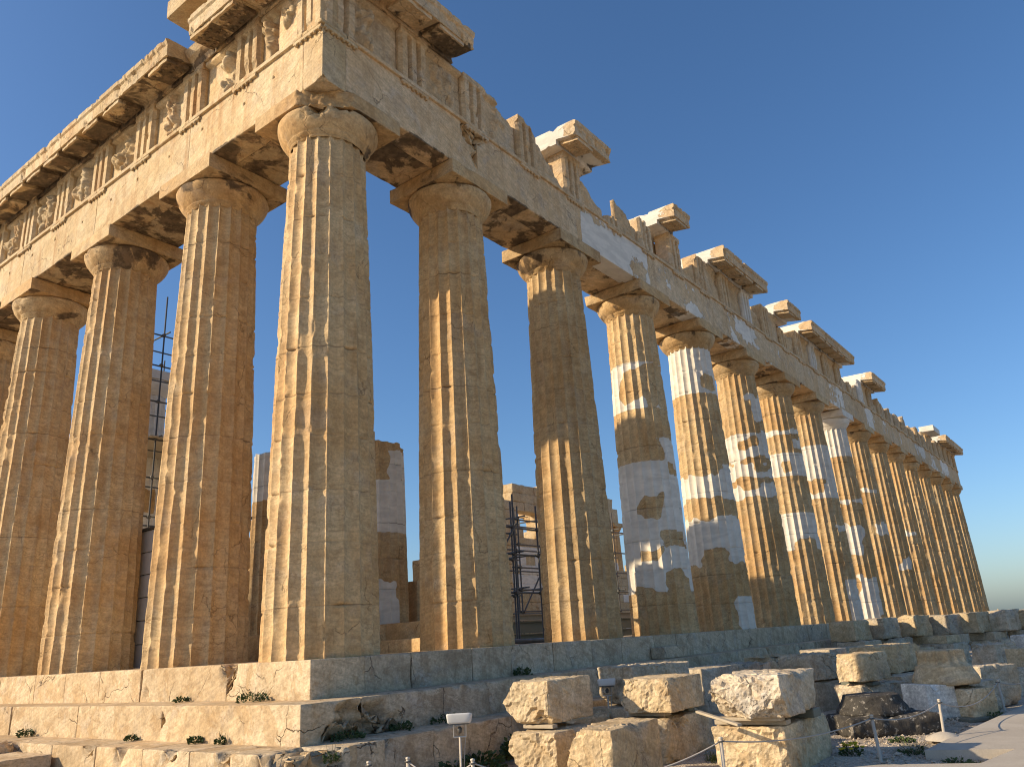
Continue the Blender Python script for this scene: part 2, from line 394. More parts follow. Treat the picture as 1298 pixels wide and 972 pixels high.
# ------------------------------------------------------------------ ground and path
def build_ground():
    def axis(a, b, step):
        m = np.arange(a, b+1e-6, step); g = []; d = step
        x = 0
        while x < 3000: d *= 1.35; x += d; g.append(x)
        g = np.array(g); return np.concatenate([a-g[::-1], m, b+g])
    xs, ys = axis(-4, 34, .16), axis(-13, 1, .16)
    X, Y = np.meshgrid(xs, ys, indexing='ij'); P = np.stack([X, Y, 0*X], -1)
    Z = -1.72+.035*fbm(P*.9, 3, 4)+.02*fbm(P*4, 9, 3)
    # the gravel lies a little below the path where the path runs
    Z -= .06*sm(-6.6, -7.2, Y)*sm(1, 2.5, X)
    V = np.stack([X, Y, Z], -1).reshape(-1, 3); n, m = X.shape; idx = np.arange(n*m).reshape(n, m)
    Q = np.stack([idx[:-1, :-1], idx[1:, :-1], idx[1:, 1:], idx[:-1, 1:]], -1).reshape(-1, 4)
    tag(mk('ground', V, Q, M_ground), kind='structure')
build_ground()
def build_path():
    poly = [(5.85, -7.11), (10.86, -7.59), (26, -9.0), (60, -14), (60, -20), (20, -14), (4, -11), (1.5, -9.5), (1.0, -7.2), (2.96, -6.28), (3.45, -6.76), (3.83, -7.83), (5.07, -8.06), (4.72, -7.03)]
    import mathutils.geometry as G
    tri = [tuple(t) for t in G.tessellate_polygon([[Vector((p[0], p[1], 0)) for p in poly]])]
    n = len(poly); top = [(x, y, -1.655) for x, y in poly]; bot = [(x, y, -1.86) for x, y in poly]
    Q = [(i, (i+1) % n, n+(i+1) % n, n+i) for i in range(n)]
    tag(mk('path', top+bot, Q, M_path, smooth=False, tris=tri), kind='structure')
build_path()

# ------------------------------------------------------------------ the temple
T = thing('ruined_temple', 'ruined Doric marble temple with long colonnades standing on three steps', 'temple')
CAMXY = np.array([-7.856, -9.821])
ZA, ZF, ZG = 10.43, 11.78, 13.13
def loc(V, side):
    V = np.asarray(V, float)
    if side == 'n': return np.stack([V[:, 0], .10-V[:, 1], V[:, 2]], -1)
    return np.stack([.10-V[:, 1], V[:, 0], V[:, 2]], -1)
def fl(Q, side):
    Q = np.asarray(Q); return Q[:, ::-1] if side == 'n' and len(Q) else Q

def shaft(cx, cy, z0, z1, r0, r1, seed, dz, per=8, wear=1., patches=(), H=9.57, topbreak=0, drums=11):
    sp = {9: [-1, -.94, -.78, -.45, 0, .45, .78, .94], 10: [-1, -.95, -.82, -.55, -.2, .2, .55, .82, .95], 8: [-1, -.92, -.65, -.2, .2, .65, .92]}.get(per, [-1, -.9, -.45, 0, .45, .9])
    th = np.concatenate([(k+(np.array(sp)+1)/2)*math.pi/10 for k in range(20)]); nth = len(th)
    rng = random.Random(seed*13+1)
    zj = [z0+(H)*k/drums+rng.uniform(-.10, .10) for k in range(1, drums)]
    zs = [np.arange(z0, z1-.02, dz), [z0, z1]]
    for j in zj:
        if j < z1-.05: zs.append([j-.05, j-.018, j-.004, j+.004, j+.018, j+.05])
    zs = np.unique(np.round(np.concatenate(zs), 4)); zs = zs[np.concatenate([[True], np.diff(zs) > .003])]
    TH, Z = np.meshgrid(th, zs, indexing='xy')
    t = (Z-z0)/H; R = r0+(r1-r0)*t+.018*np.sin(math.pi*np.clip(t, 0, 1))
    s = ((TH/(2*math.pi)*20) % 1)*2-1
    depth = .088*(R/r0)*(1-s*s)
    X0 = np.stack([cx+R*np.cos(TH), cy+R*np.sin(TH), Z], -1)+seed*3.3
    ar = np.abs(s)**5
    w = np.clip(fbm(X0*np.array([2.6, 2.6, 1.5]), 5, 4)-.12, 0, 1)
    ar = np.clip((np.abs(s)-.62)/.38, 0, 1)**1.5
    w2 = np.clip(fbm(X0*np.array([5.5, 5.5, 4.])+3, 7, 4)-.20, 0, 1)
    chip = np.clip(np.clip(w-.12, 0, 1)*.05+np.clip(w2-.05, 0, 1)*.22*(.7+.6*facet(X0*7, 9)), 0, .05)*wear*ar
    fine = np.clip(fbm(X0*16, 15, 3), 0, 1)*.014*ar*wear
    big = np.clip(fbm(X0*np.array([.9, .9, .7]), 25, 4)-.44, 0, 1)*(.10+.05*facet(X0*4, 3))*wear     # knocked-off patches
    jd = np.zeros_like(Z); jn = np.zeros_like(Z); shift = np.zeros_like(Z)
    for j in zj:
        jst = rng.choice([.15, .3, .45, .8, 1.]); d = np.abs(Z-j); hn = np.clip(.35+fbm(X0*4, 35, 3)*1.4, 0, 1)
        jd += np.exp(-(d/.0045)**2)*.012+np.exp(-(d/.022)**2)*np.clip(fbm(X0*5, 45, 3)-.16, 0, 1)*.11*wear; jn = np.maximum(jn, (d < .006)*jst*np.clip(.65+1.1*fbm(X0*2.2, 35, 3), 0, 1))
        shift += (Z > j)*rng.uniform(-.0035, .0035)
    Rr = R-depth*(1-.12*np.clip(w*2, 0, 1))-chip-fine-big-jd+shift+.0015*fbm(X0*14, 55, 2)
    Zz = Z.copy()
    if topbreak:
        k = sm(z1-1.0, z1, Z); Zz = Z-k*topbreak*(.5+.9*fbm(np.stack([np.cos(TH)*1.3, np.sin(TH)*1.3, 0*Z], -1)+seed, 3, 3))
    V = np.stack([cx+Rr*np.cos(TH), cy+Rr*np.sin(TH), Zz], -1).reshape(-1, 3)
    n = len(zs); idx = np.arange(n*nth).reshape(n, nth); nx = np.roll(idx, -1, axis=1)
    Q = np.stack([idx[:-1], nx[:-1], nx[1:], idx[1:]], -1).reshape(-1, 4)
    # top cap
    V = np.concatenate([V, [[cx, cy, Zz[-1].mean()]]]); c = len(V)-1
    Tt = [(idx[-1, k], nx[-1, k], c) for k in range(nth)]
    a = np.zeros_like(Z); phv = math.atan2(CAMXY[1]-cy, CAMXY[0]-cx)
    dl = np.degrees((TH-phv+math.pi) % (2*math.pi)-math.pi)
    for p in patches:
        za, zb, a0, a1, val = p[:5]; so_ = p[5] if len(p) > 5 else .10; sa = so_*60
        wz = 0 if so_ <= .06 else .30*fbm(X0*1.6+za, 71, 3); wa = 0 if so_ <= .06 else 30*fbm(X0*1.5+za+9, 73, 3)
        mk_ = np.clip((Z+wz-za)/so_+.5, 0, 1)*np.clip((zb-Z-wz)/so_+.5, 0, 1)*np.clip((dl+wa-a0)/sa+.5, 0, 1)*np.clip((a1-dl-wa)/sa+.5, 0, 1)
        a = a*(1-mk_)+val*mk_
    return V, Q, Tt, {'newness': np.concatenate([a.ravel(), [0]]), 'joint': np.concatenate([jn.ravel(), [0]])}

def capital(col, cx, cy, zt, seed, rn=.745, re=1.0, aw=2.0, cuts=(), bites=(), mat=None, new=0., cell=.05, n=96, ck=1.):
    mat = mat or M_col
    pr = [(rn-.03, -.90), (rn, -.88), (rn, -.84), (rn+.018, -.835), (rn+.018, -.82), (rn+.03, -.815), (rn+.03, -.80), (rn+.043, -.795), (rn+.043, -.775)]
    for t in np.linspace(0, 1, 14): pr.append((rn+.05+(re-rn-.05)*math.sin(t*1.35)/math.sin(1.35), -.765+.345*t**1.15))
    pr += [(re+.002, -.40), (re-.012, -.37), (re-.04, -.352), (re-.2, -.345)]
    V, Q = lathe([(r, zt+z) for r, z in pr], n, c=(cx, cy))
    D = V-np.array([cx, cy, 0]); D[:, 2] = 0; L = np.linalg.norm(D, axis=1, keepdims=True); D /= L
    P = V+seed*4.7
    V = V-D*(np.clip(fbm(P*3.2, 3, 4)-.24, 0, 1)*(.14+.10*facet(P*6, 4))+np.clip(fbm(P*11, 4, 3), 0, 1)*.015)[:, None]
    for c, rad in bites:
        dv = V-np.asarray(c, float); dl = np.linalg.norm(dv, axis=1)+.5*rad*fbm(P*5, 21, 4)+.4*rad*facet(P*7, 5); m = dl < rad
        V[m] -= D[m]*(rad-dl[m])[:, None]
    zz = (V[:, 2]-(zt-.88))/.53
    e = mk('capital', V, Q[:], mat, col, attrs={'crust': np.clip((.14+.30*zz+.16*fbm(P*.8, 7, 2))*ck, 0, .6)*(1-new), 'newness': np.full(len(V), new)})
    V, Q, V0 = stone((aw, aw, .345), cell, seed+.4, chip=.05, cuts=cuts, rough=.005, chipf=1.7)
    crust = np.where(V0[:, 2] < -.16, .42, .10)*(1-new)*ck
    V = V+np.array([cx, cy, zt-.1725])
    mk('abacus', V, Q, mat, col, attrs={'crust': crust, 'newness': np.full(len(V), new)})

def column(cx, cy, seed, dz=.10, per=8, wear=1., patches=(), r0=.953, r1=.745, label=None, capnew=0, cuts=(), bites=(), cell=.06, aw=2.0, n=72, ck=1.):
    V, Q, Tt, a = shaft(cx, cy, 0, 9.60, r0, r1, seed, dz, per, wear, patches)
    o = mk('column', V, Q, M_col, T, attrs=a, tris=Tt, label=label)
    capital(o, cx, cy, ZA, seed, rn=r1-.004, cuts=cuts, bites=bites, new=capnew, cell=cell, aw=aw, n=n, ck=ck)
    return o
NX = [1.02]+[4.70+4.291*k for k in range(15)]+[68.48]
WY = [1.02]+[4.70+4.296*k for k in range(6)]+[29.86]
column(1.02, 1.02, 1, .05, 10, 1.1, r0=.975, r1=.762, cuts=[((-1, -1, .25), .90), ((-1, -.6, -.5), .98)], bites=[((.30, .40, 10.06), .24), ((.62, .16, 10.12), .20)], cell=.04, aw=2.05, n=120,
       label='corner column with a broken capital')
NPATCH = {
 3: [(6.47, 7.95, -95, 95, 1, .04), (7.2, 7.7, -30, 95, 0, .35), (6.7, 7.3, -35, 20, 0, .4), (6.47, 7.9, 30, 100, 0, .3), (1.12, 4.85, -110, 110, 1, .03), (4.6, 5.5, 30, 110, 1, .3),
     (3.2, 3.85, -25, 22, 0, .22), (4.3, 4.75, 52, 80, 0, .2), (2.25, 2.75, 10, 70, 0, .2), (2.0, 2.4, -35, 5, 0, .2), (1.15, 1.7, 20, 62, 0, .25), (.95, 1.35, -60, -10, 0, .25)],
 4: [(7.85, 9.7, -120, 120, 1, .03), (8.0, 8.6, 25, 60, 0, .25), (4.2, 4.95, -110, 110, 1, .3), (4.5, 5.4, 35, 110, 1, .3), (2.05, 3.6, -120, 120, 1, .25), (1.9, 2.6, -40, 25, 0, .35), (0, 1.0, 30, 120, 1, .04), (.05, .95, 14, 45, 1, .25)],
 5: [(7.6, 8.6, 35, 120, 1, .3), (6.15, 7.15, -110, 110, 1, .15), (6.5, 6.95, -30, 40, 0, .3), (5.4, 6.1, -110, 110, 1, .25), (5.7, 6.0, 0, 90, 0, .2), (4.75, 5.05, -110, 110, 1, .15), (8.4, 8.6, 10, 60, 1, .2)],
 6: [(7.8, 8.05, -110, 110, 1, .12), (6.0, 7.0, -110, 110, 1, .06), (6.2, 6.7, -30, 10, 0, .3), (2.9, 4.45, -110, 110, 1, .05), (2.9, 3.4, 0, 60, 0, .3), (7.2, 7.6, 40, 100, 1, .2)],
 7: [(5.5, 8.0, -110, 110, 1, .04), (5.7, 6.4, -40, 30, 0, .4), (3.9, 4.2, 30, 90, 1, .2), (0, 1.8, 30, 110, 1, .05)],
 8: [(8.1, 9.7, -120, 120, 1, .03), (5.7, 5.95, -110, 110, 1, .1), (3.2, 4.6, -110, 40, 1, .25), (0, 2.0, -10, 70, 1, .1)],
 9: [(6.6, 6.85, -110, 60, 1, .2), (4.4, 5.0, 10, 90, 1, .3)],
 10: [(2.6, 3.2, 20, 80, 1, .2)], 11: [(4.8, 5.1, -20, 60, 1, .3)]}
for k in range(1, 17):
    dz = .06 if k < 3 else (.08 if k < 8 else .16)
    pt = NPATCH.get(k, [])
    column(NX[k], 1.02, 2+k, dz, 9 if k < 4 else 7, [1, .9, .9, 1.0, 1.2][min(k, 4)], pt, capnew={8: 1., 6: 0, 7: 0}.get(k, 0), cell=.05 if k < 3 else .09, n=96 if k < 4 else 48, ck=1. if k < 4 else .55,
           label='column patched with new white marble' if k in NPATCH and k < 9 else None)
for k in range(1, 8):
    column(1.02, WY[k], 40+k, .06 if k < 4 else .14, 9 if k < 4 else 6, 1.0, cell=.05 if k < 3 else .09, n=96 if k < 4 else 48)

# entablature -----------------------------------------------------------------------------
def arch_block(side, l0, l1, seed, mat, cuts=(), bites=(), new=0., cell=.06, tri=(), taenia=True, inner=True, nw=None, ck=.62, holes=()):
    L = l1-l0-.006; mb = MB(); c = np.array([(l0+l1)/2, -.285, (ZA+ZF-.0)/2])
    V, Q, V0 = stone((L, .57, ZF-ZA-.012), cell, seed, chip=.04, rough=.004, cuts=cuts, bites=bites, chipf=1.3, thr=.16, holes=holes)
    W0 = V+c
    nwv = np.full(len(V), new) if nw is None else nw(W0[:, 0], W0[:, 2])
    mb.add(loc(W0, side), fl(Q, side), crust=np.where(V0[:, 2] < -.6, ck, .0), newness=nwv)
    if taenia:
        V, Q, V0 = stone((L, .12, .095), .05, seed+.3, chip=.05, rough=.006, thr=.05, chipf=1.1)
        V = V+np.array([(l0+l1)/2, .0, ZF-.0555]); mb.add(loc(V, side), fl(Q, side), newness=np.full(len(V), new))
    o = mb.out('architrave_block', mat, T)
    for x in tri:
        mb = MB(); V, Q, V0 = stone((.84, .085, .075), .05, seed+x, chip=.05, rough=.006, thr=.0)
        V = V+np.array([x, .018, ZF-.143]); mb.add(loc(V, side), fl(Q, side))
        rg = random.Random(seed*7+x)
        for g in range(6):
            if rg.random() < .2: continue
            gx = x-.35+.14*g; h = rg.uniform(.03, .05)
            V, Q = lathe([(.0, ZF-.18-h), (.034, ZF-.18-h), (.03, ZF-.178)], 10); V = V+np.array([gx, .03, 0])
            mb.add(loc(V, side), fl(Q, side))
        mb.out('regula', mat, o)
    if inner:
        V, Q, V0 = stone((L, 1.16, ZF-ZA-.03), .10, seed+.6, chip=.05)
        V = V+np.array([(l0+l1)/2, -.58-.585, (ZA+ZF)/2+.004])
        V2, Q2 = loc(V, side), fl(Q, side)
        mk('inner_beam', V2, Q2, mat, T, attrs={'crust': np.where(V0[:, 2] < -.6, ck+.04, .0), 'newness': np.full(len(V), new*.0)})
    return o
NT = [.52, 2.61]+[4.70+2.1455*k for k in range(30)]+[68.98]
WT = [.52, 2.61]+[4.70+2.148*k for k in range(12)]+[28.2, 30.36]
# corner stone
V, Q, V0 = stone((.58, .58, ZF-ZA-.012), .03, 3, chip=.03, cuts=[((-.7, -.7, -1.7), .735)])
mb = MB(); mb.add(V+np.array([.39, .39, (ZA+ZF)/2]), Q)
for sd, cc in (('n', .345), ('w', .345)):
    V, Q, V0 = stone((.67 if sd == 'n' else .53, .12, .095), .04, 5, chip=.05, thr=.03); V = V+np.array([cc if sd == 'n' else .41, 0, ZF-.0555]); mb.add(loc(V, sd), fl(Q, sd))
cs = mb.out('architrave_corner_block', M_ent, T)
def nw3(l, z): return .12+.9*sm(9.1, 9.3, l)*sm(13.4, 13.0, l)*(.62+.5*noise(np.stack([l*.8, z*1.2, 0*l], -1), 3))
nfr = {0: None}
for k in range(0, 16):
    l0 = .682 if k == 0 else NX[k]; l1 = NX[k+1] if k < 15 else 69.4
    tri = [x for x in NT if l0-.3 < x < l1-.3 and x > .6]
    b_ = []
    if k == 0: b_ = [((1.99, .25, .45), .55), ((2.0, .25, -.2), .25)]
    if k == 1: b_ = [((-2.14, .25, .5), .30)]
    rg = random.Random(k)
    nwf = None
    if k == 2: nwf = nw3
    elif k > 2: nwf = (lambda l, z, k=k: .34+.42*noise(np.stack([l*.55, z*.8, 0*l+k], -1), 9))
    arch_block('n', l0, l1, 60+k, M_arn, bites=b_, tri=tri, cell=.055 if k < 3 else .12, nw=nwf, ck=.62 if k < 2 else .36)
for k in range(0, 7):
    l0 = .682 if k == 0 else WY[k]; l1 = WY[k+1] if k < 6 else 30.78
    arch_block('w', l0, l1, 90+k, M_ent, tri=[x for x in WT if l0-.3 < x < l1-.3 and x > .6], cell=.055 if k < 4 else .12, holes=[((l1-l0)*f+random.Random(k*9+j).uniform(-.2, .2), random.Random(k*9+j).uniform(.02, .2), .035) for j, f in enumerate((-.30, .02, .33))])
regc = MB()
for sd in ('n', 'w'):
    V, Q, V0 = stone((.84, .085, .075), .05, 9, chip=.05, thr=0); V = V+np.array([.52, .018, ZF-.143]); regc.add(loc(V, sd), fl(Q, sd))
    for g in range(6):
        V, Q = lathe([(0, ZF-.22), (.034, ZF-.22), (.03, ZF-.178)], 10); V = V+np.array([.17+.14*g, .03, 0]); regc.add(loc(V, sd), fl(Q, sd))
regc.out('regula', M_ent, cs)

TW = .845
def tri_fn(seed, wear):
    def f(X, Z):
        u = (X/TW+.5)*3; k = u-np.floor(u); 
        # two full glyphs at 1/3 and 2/3, half glyphs at the edges
        c1 = np.minimum(np.abs(X-(-TW/6)), np.abs(X-(TW/6))); gl = np.clip(1.25-c1/.058, 0, 1)
        ed = np.clip(1-(TW/2-np.abs(X))/.06, 0, 1)
        m = sm(ZG-.15, ZG-.19, Z)
        P = np.stack([X, 0*X, Z], -1)+seed*3.1
        d = .03-.145*gl*m-.08*ed*m+.022*(1-m)
        rim = np.clip(fbm(P*3.2, 7, 4)-.22+.0*d, 0, 1)*.16*wear
        return d-rim+.004*fbm(P*15, 3, 3)
    return f
xs_t = np.unique(np.round(np.concatenate([np.linspace(-TW/2, TW/2, 25), [-TW/6, TW/6, -TW/6-.073, -TW/6+.073, TW/6-.073, TW/6+.073, -TW/6-.015, -TW/6+.015, TW/6-.015, TW/6+.015, -TW/2+.06, TW/2-.06]]), 4))
def broken_top(seed, h0, h1, w, rag=.22):
    def f(X):
        t = X/w+.5; P = np.stack([X*2.2, 0*X, 0*X+seed], -1)
        return np.clip((h0+(h1-h0)*t)+rag*fbm(P, 3, 4), .08, ZG-ZF)
    return f
def triglyph(side, x, seed, mat, wear=1., top=None, new=0., nz=34):
    V, Q = panel(TW, ZF, ZG, .5, tri_fn(seed, wear), xs=xs_t, nz=nz, top=top)
    V = V+np.array([x, 0, 0]); mk('triglyph', loc(V, side), fl(Q, side), mat, T, smooth=False, attrs={'newness': np.full(len(V), new), 'crust': np.full(len(V), .05)})
def relief_fn(seed, amp, w, wear):
    rg = random.Random(seed*31+7); caps = []
    H = ZG-ZF
    def cap(a, b, r, h): caps.append((a, b, r, h))
    if amp > 0:
        # a worn group of two bodies: torsos, legs, a shield or a horse's flank
        for q in range(2 if rg.random() < .45 else 1):
            bx = rg.uniform(-.38, -.12) if q == 0 else rg.uniform(.10, .38); hz = rg.uniform(.52, .66); lean = rg.uniform(-.14, .14)
            cap((bx, hz), (bx+lean, hz+.32), rg.uniform(.13, .18), 1.)
            if rg.random() < .45: cap((bx+lean, hz+.47), (bx+lean, hz+.48), .09, .9)
            for sgn in (-1, 1):
                kx = bx+sgn*rg.uniform(.03, .2); 
                if rg.random() < .8: cap((bx, hz), (kx, hz-.26), .105, .9); cap((kx, hz-.26), (kx-sgn*rg.uniform(-.05, .12), .10), .085, .8)
            if rg.random() < .6: cap((bx+lean, hz+.3), (bx+lean+rg.uniform(-.35, .35), hz+rg.uniform(.1, .45)), .075, .8)
        if rg.random() < .3: cap((-.25, .5), (.3, .55), .20, 1.)
    def f(X, Z):
        z = Z-ZF; D = -.115+0*X
        P = np.stack([X, 0*X, z], -1)+seed*2.7
        X2 = X+.035*fbm(P*4, 3, 3); z2 = z+.035*fbm(P*4+9, 4, 3)
        h = np.zeros_like(X)
        for a, b, r, hh in caps:
            ab = np.array(b)-np.array(a); L2 = max(1e-6, ab@ab)
            t = np.clip(((X2-a[0])*ab[0]+(z2-a[1])*ab[1])/L2, 0, 1)
            d = np.hypot(X2-a[0]-t*ab[0], z2-a[1]-t*ab[1])/r
            h = np.maximum(h, hh*np.sqrt(np.clip(1-d*d, 0, 1)))
        er = np.clip(1-2.2*np.clip(fbm(P*2.6, 13, 3)-.02, 0, 1)*wear+.35*facet(P*7, 3), .1, 1.2)
        D = D+amp*h*er+.014*fbm(P*6, 5, 4)*(.25+1.6*(h > 0))+.11*sm(ZG-.125, ZG-.115, Z)*(amp >= 0)
        D -= np.clip(fbm(P*2.2, 19, 4)-.25, 0, 1)*.12*wear
        return D
    return f
def metope(side, xa, xb, seed, mat, amp=.2, wear=1., top=None, new=0., n=44):
    w = xb-xa-.012
    V, Q = panel(w, ZF, ZG-.002, .25, relief_fn(seed, amp, w, wear), n, n, top=top)
    V = V+np.array([(xa+xb)/2, 0, 0]); mk('metope', loc(V, side), fl(Q, side), mat, T, attrs={'newness': np.full(len(V), new), 'crust': np.full(len(V), .04)})
for k, x in enumerate(WT):
    if k < 15 and k != 14: triglyph('w', x, 200+k, M_ent, .7, nz=34 if k < 10 else 14)
    if k < 14: metope('w', x+TW/2, WT[k+1]-TW/2, 230+k, M_ent, .22, .8, n=48 if k < 9 else 16)
triglyph('w', WT[14], 214, M_ent); triglyph('w', WT[15], 215, M_ent)
F_ = 1.35
NTOP = {3: (1.35, 1.1), 4: None, 5: (.30, .45), 6: (1.1, .95), 7: None, 8: (1.35, 1.2), 9: None, 10: None, 11: None, 12: (.9, .7), 13: None, 14: None, 15: None, 16: None, 17: (.8, .6), 18: None, 19: None}
MTOP = {2: (1.35, 1.05), 3: (1.0, .25), 4: (1.15, .45), 5: (1.2, .7), 6: (.25, .2), 7: (.35, .9), 8: (1.35, 1.3), 9: None, 10: (.9, .5), 11: (1.3, 1.3), 12: (.8, .9), 13: None, 14: None, 15: None, 16: (1., .6), 17: (.5, 1.), 18: None}
for k, x in enumerate(NT):
    rg = random.Random(k+500); nz = 34 if k < 8 else 12
    if k < 20: tp = NTOP.get(k)
    elif k < 27: tp = (rg.uniform(.7, 1.2), rg.uniform(.6, 1.2))
    else: tp = None if k > 28 else (1.1, 1.2)
    triglyph('n', x, 300+k, M_arn,   .7 if k < 3 else 1.15, None if tp is None else broken_top(k, *tp, TW), 1. if k in (10, 14, 18) else 0., nz)
    if k < 32:
        tp = MTOP.get(k) if k < 19 else ((rg.uniform(.5, 1.2), rg.uniform(.5, 1.2)) if k < 27 else None)
        metope('n', x+TW/2, NT[k+1]-TW/2, 340+k, M_arn, .24 if k == 0 else (.10 if k in (1, 2) else .04), 1. if k < 3 else 2.0, None if tp is None else broken_top(k+.5, *tp, 1.2, .3), 0., 44 if k < 6 else 14)
# backing course of the west frieze
for k in range(7):
    a, b_ = (1.0, WY[1]) if k == 0 else (WY[k], WY[k+1] if k < 6 else 29.9)
    V, Q, V0 = stone((b_-a-.01, .9, 1.33), .2, 120+k); V = V+np.array([(a+b_)/2, -.98, ZF+.67]); mk('frieze_backing', loc(V, 'w'), fl(Q, 'w'), M_ent, T)
for (a, b_, h) in [(.1, 5.0, 1.3), (8.3, 9.6, 1.2), (14.3, 15.6, 1.2), (17.8, 23, 1.25), (24.6, 26.8, 1.2), (28.2, 35.8, 1.25), (39, 42.3, 1.2), (57, 69.4, 1.25)]:
    V, Q, V0 = stone((b_-a, .8, h), .2, a, chip=.1); V = V+np.array([(a+b_)/2, -1.0, ZF+h/2+.002]); mk('frieze_backing', loc(V, 'n'), fl(Q, 'n'), M_arn, T)

GP = [(-.95, 13.135), (.045, 13.135), (.06, 13.27), (.64, 13.175), (.66, 13.165), (.70, 13.165), (.705, 13.46), (.745, 13.50), (.76, 13.60), (.70, 13.635), (-.95, 13.68)]
GPB = [(-.95, 13.135), (.045, 13.135), (.10, 13.26), (.22, 13.35), (.30, 13.5), (.22, 13.62), (-.3, 13.66), (-.95, 13.6)]
def mutule(par, side, x, seed, mat, gut=True, crust=.5, w=.80, d1=.665):
    zs = lambda d: 13.27-.095*(d-.06)/.58
    V, Q = box_lat(np.linspace(-w/2, w/2, 14), np.linspace(.10, d1, 9), np.array([-.105, -.09, .02]))
    P = V+seed; V[:, 0] += .012*fbm(P*7, 3, 3)*(np.abs(V[:, 0]) > w*.4); V[:, 1] -= np.clip(fbm(P*5, 5, 3), 0, 1)*.05*(V[:, 1] > d1-.03)
    V = V+np.array([x, 0, 0]); V[:, 2] += zs(V[:, 1])
    mb = MB(); mb.add(loc(V, side), fl(Q, side), crust=np.where(V[:, 1] < d1-.06, crust, 0.))
    if gut:
        rg = random.Random(seed)
        for i in range(6):
            for j in range(3):
                if rg.random() < .35: continue
                d = .19+.17*j; z = zs(d)-.105
                V, Q = lathe([(0, z-.028), (.036, z-.028), (.04, z+.005)], 8); V = V+np.array([x-w/2+.09+i*.128, d, 0]); mb.add(loc(V, side), fl(Q, side), crust=np.full(len(V), crust))
    mb.out('mutule', mat, par, smooth=False)
def cornice(side, a, b_, seed, mat, prof=GP, mut=(), new=0., gut=True, crust=.5, rear=None, chip=.06, newtop=0.):
    pf = [(rear if (rear is not None and d < -.9) else d, z) for d, z in prof]
    V, Q, Tt = prism(pf, a+.004, b_-.004, int((b_-a)/.05), seed, chip=chip)
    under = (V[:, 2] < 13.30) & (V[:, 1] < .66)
    nv = np.where(V[:, 1] < .45, newtop, new)
    W_ = loc(V, side); 
    if side == 'n': Q = np.array(Q)[:, ::-1]; Tt = np.array(Tt)[:, ::-1]
    o = mk('cornice_block', W_, Q, mat, T, smooth=False, tris=Tt, attrs={'crust': np.where(under, crust, 0.), 'newness': nv})
    for i, x in enumerate(mut): mutule(o, side, x, seed*5+i, mat, gut, crust)
    return o
cornice('n', -.655, 1.55, 400, M_arn, mut=[.0+.02, 1.06], crust=.22)
cornice('n', 1.55, 2.75, 401, M_arn, mut=[2.13], crust=.22)
cornice('n', 2.75, 3.92, 402, M_arn, mut=[3.2], crust=.75, chip=.09)
for i, (a, b_, rear) in enumerate([(8.2, 10.1, -1.05), (14.2, 15.4, -1.2), (18.25, 20.3, -1.3), (20.3, 22.8, -1.1), (25.2, 27.0, -1.3), (28.5, 30.6, -1.3), (30.6, 32.8, -1.1), (32.8, 35.8, -1.1), (39.4, 42.6, -1.3), (62.0, 65.5, -1.2), (65.5, 69.9, -1.2)]):
    rg = random.Random(i+40)
    cornice('n', a, b_, 410+i, M_arn, mut=[x for x in np.arange(a+.55, b_-.4, 1.073)], gut=i < 3, crust=.3, rear=rear, chip=.11, newtop=.75, new=.25)
V, Q, V0 = stone((2.6, 1.0, .42), .15, 77, chip=.1); mk('cornice_block', V+np.array([58.3, -.1, 13.35]), Q, M_arn, T, attrs={'newness': np.full(len(V), .8)})
V, Q, V0 = stone((1.6, .7, 1.2), .15, 78, chip=.1); mk('frieze_backing', V+np.array([58.3, .5, 12.4]), Q, M_arn, T)
# west cornice, with the knocked-off block beside the corner
wj = [1.06, 2.14, 3.84]
cornice('w', .80, 2.14, 430, M_ent, mut=[1.56], crust=.5); cornice('w', 2.14, 3.84, 431, M_ent, mut=[2.62, 3.42], crust=.55)
cornice('w', 3.84, 4.72, 432, M_ent, prof=GPB, crust=.7)
y = 4.72; i = 0
while y < 31:
    b_ = min(y+[1.36, 2.1, 1.75, 2.15, 1.5][i % 5], 31.4)
    mm = [m for m in (4.70+1.074*np.arange(-1, 26)+.50) if y+.2 <= m <= b_-.1]
    cornice('w', y, b_, 433+i, M_ent, mut=mm, gut=y < 8, crust=.68)
    y = b_; i += 1
# low remains of the pediment on the cornice
rg = random.Random(4)
y = 5.0
while y < 24:
    l = rg.uniform(.5, 1.6)
    if rg.random() < .72:
        h = rg.uniform(.08, .22); V, Q, V0 = stone((l, .75, h), .09, y, chip=.10, rough=.01)
        V = V+np.array([y+l/2, .10+rg.uniform(-.08, .12), 13.625+h/2-.03]); mk('pediment_block', loc(V, 'w'), fl(Q, 'w'), M_ent, T)
    y += l+rg.uniform(.02, .5)
for a, b_, d0, d1, z0, z1 in [(.3, 2.2, -.7, .2, 13.69, 14.3), (2.2, 4.3, -.7, .15, 13.69, 14.22), (.2, 2.6, -.75, .78, 14.30, 14.85), (2.6, 4.85, -.75, .72, 14.24, 14.72)]:
    V, Q, V0 = stone((b_-a-.01, d1-d0, z1-z0), .07, a+z0, chip=.07); V = V+np.array([(a+b_)/2, (d0+d1)/2, (z0+z1)/2]); mk('pediment_block', loc(V, 'w'), fl(Q, 'w'), M_ent, T)

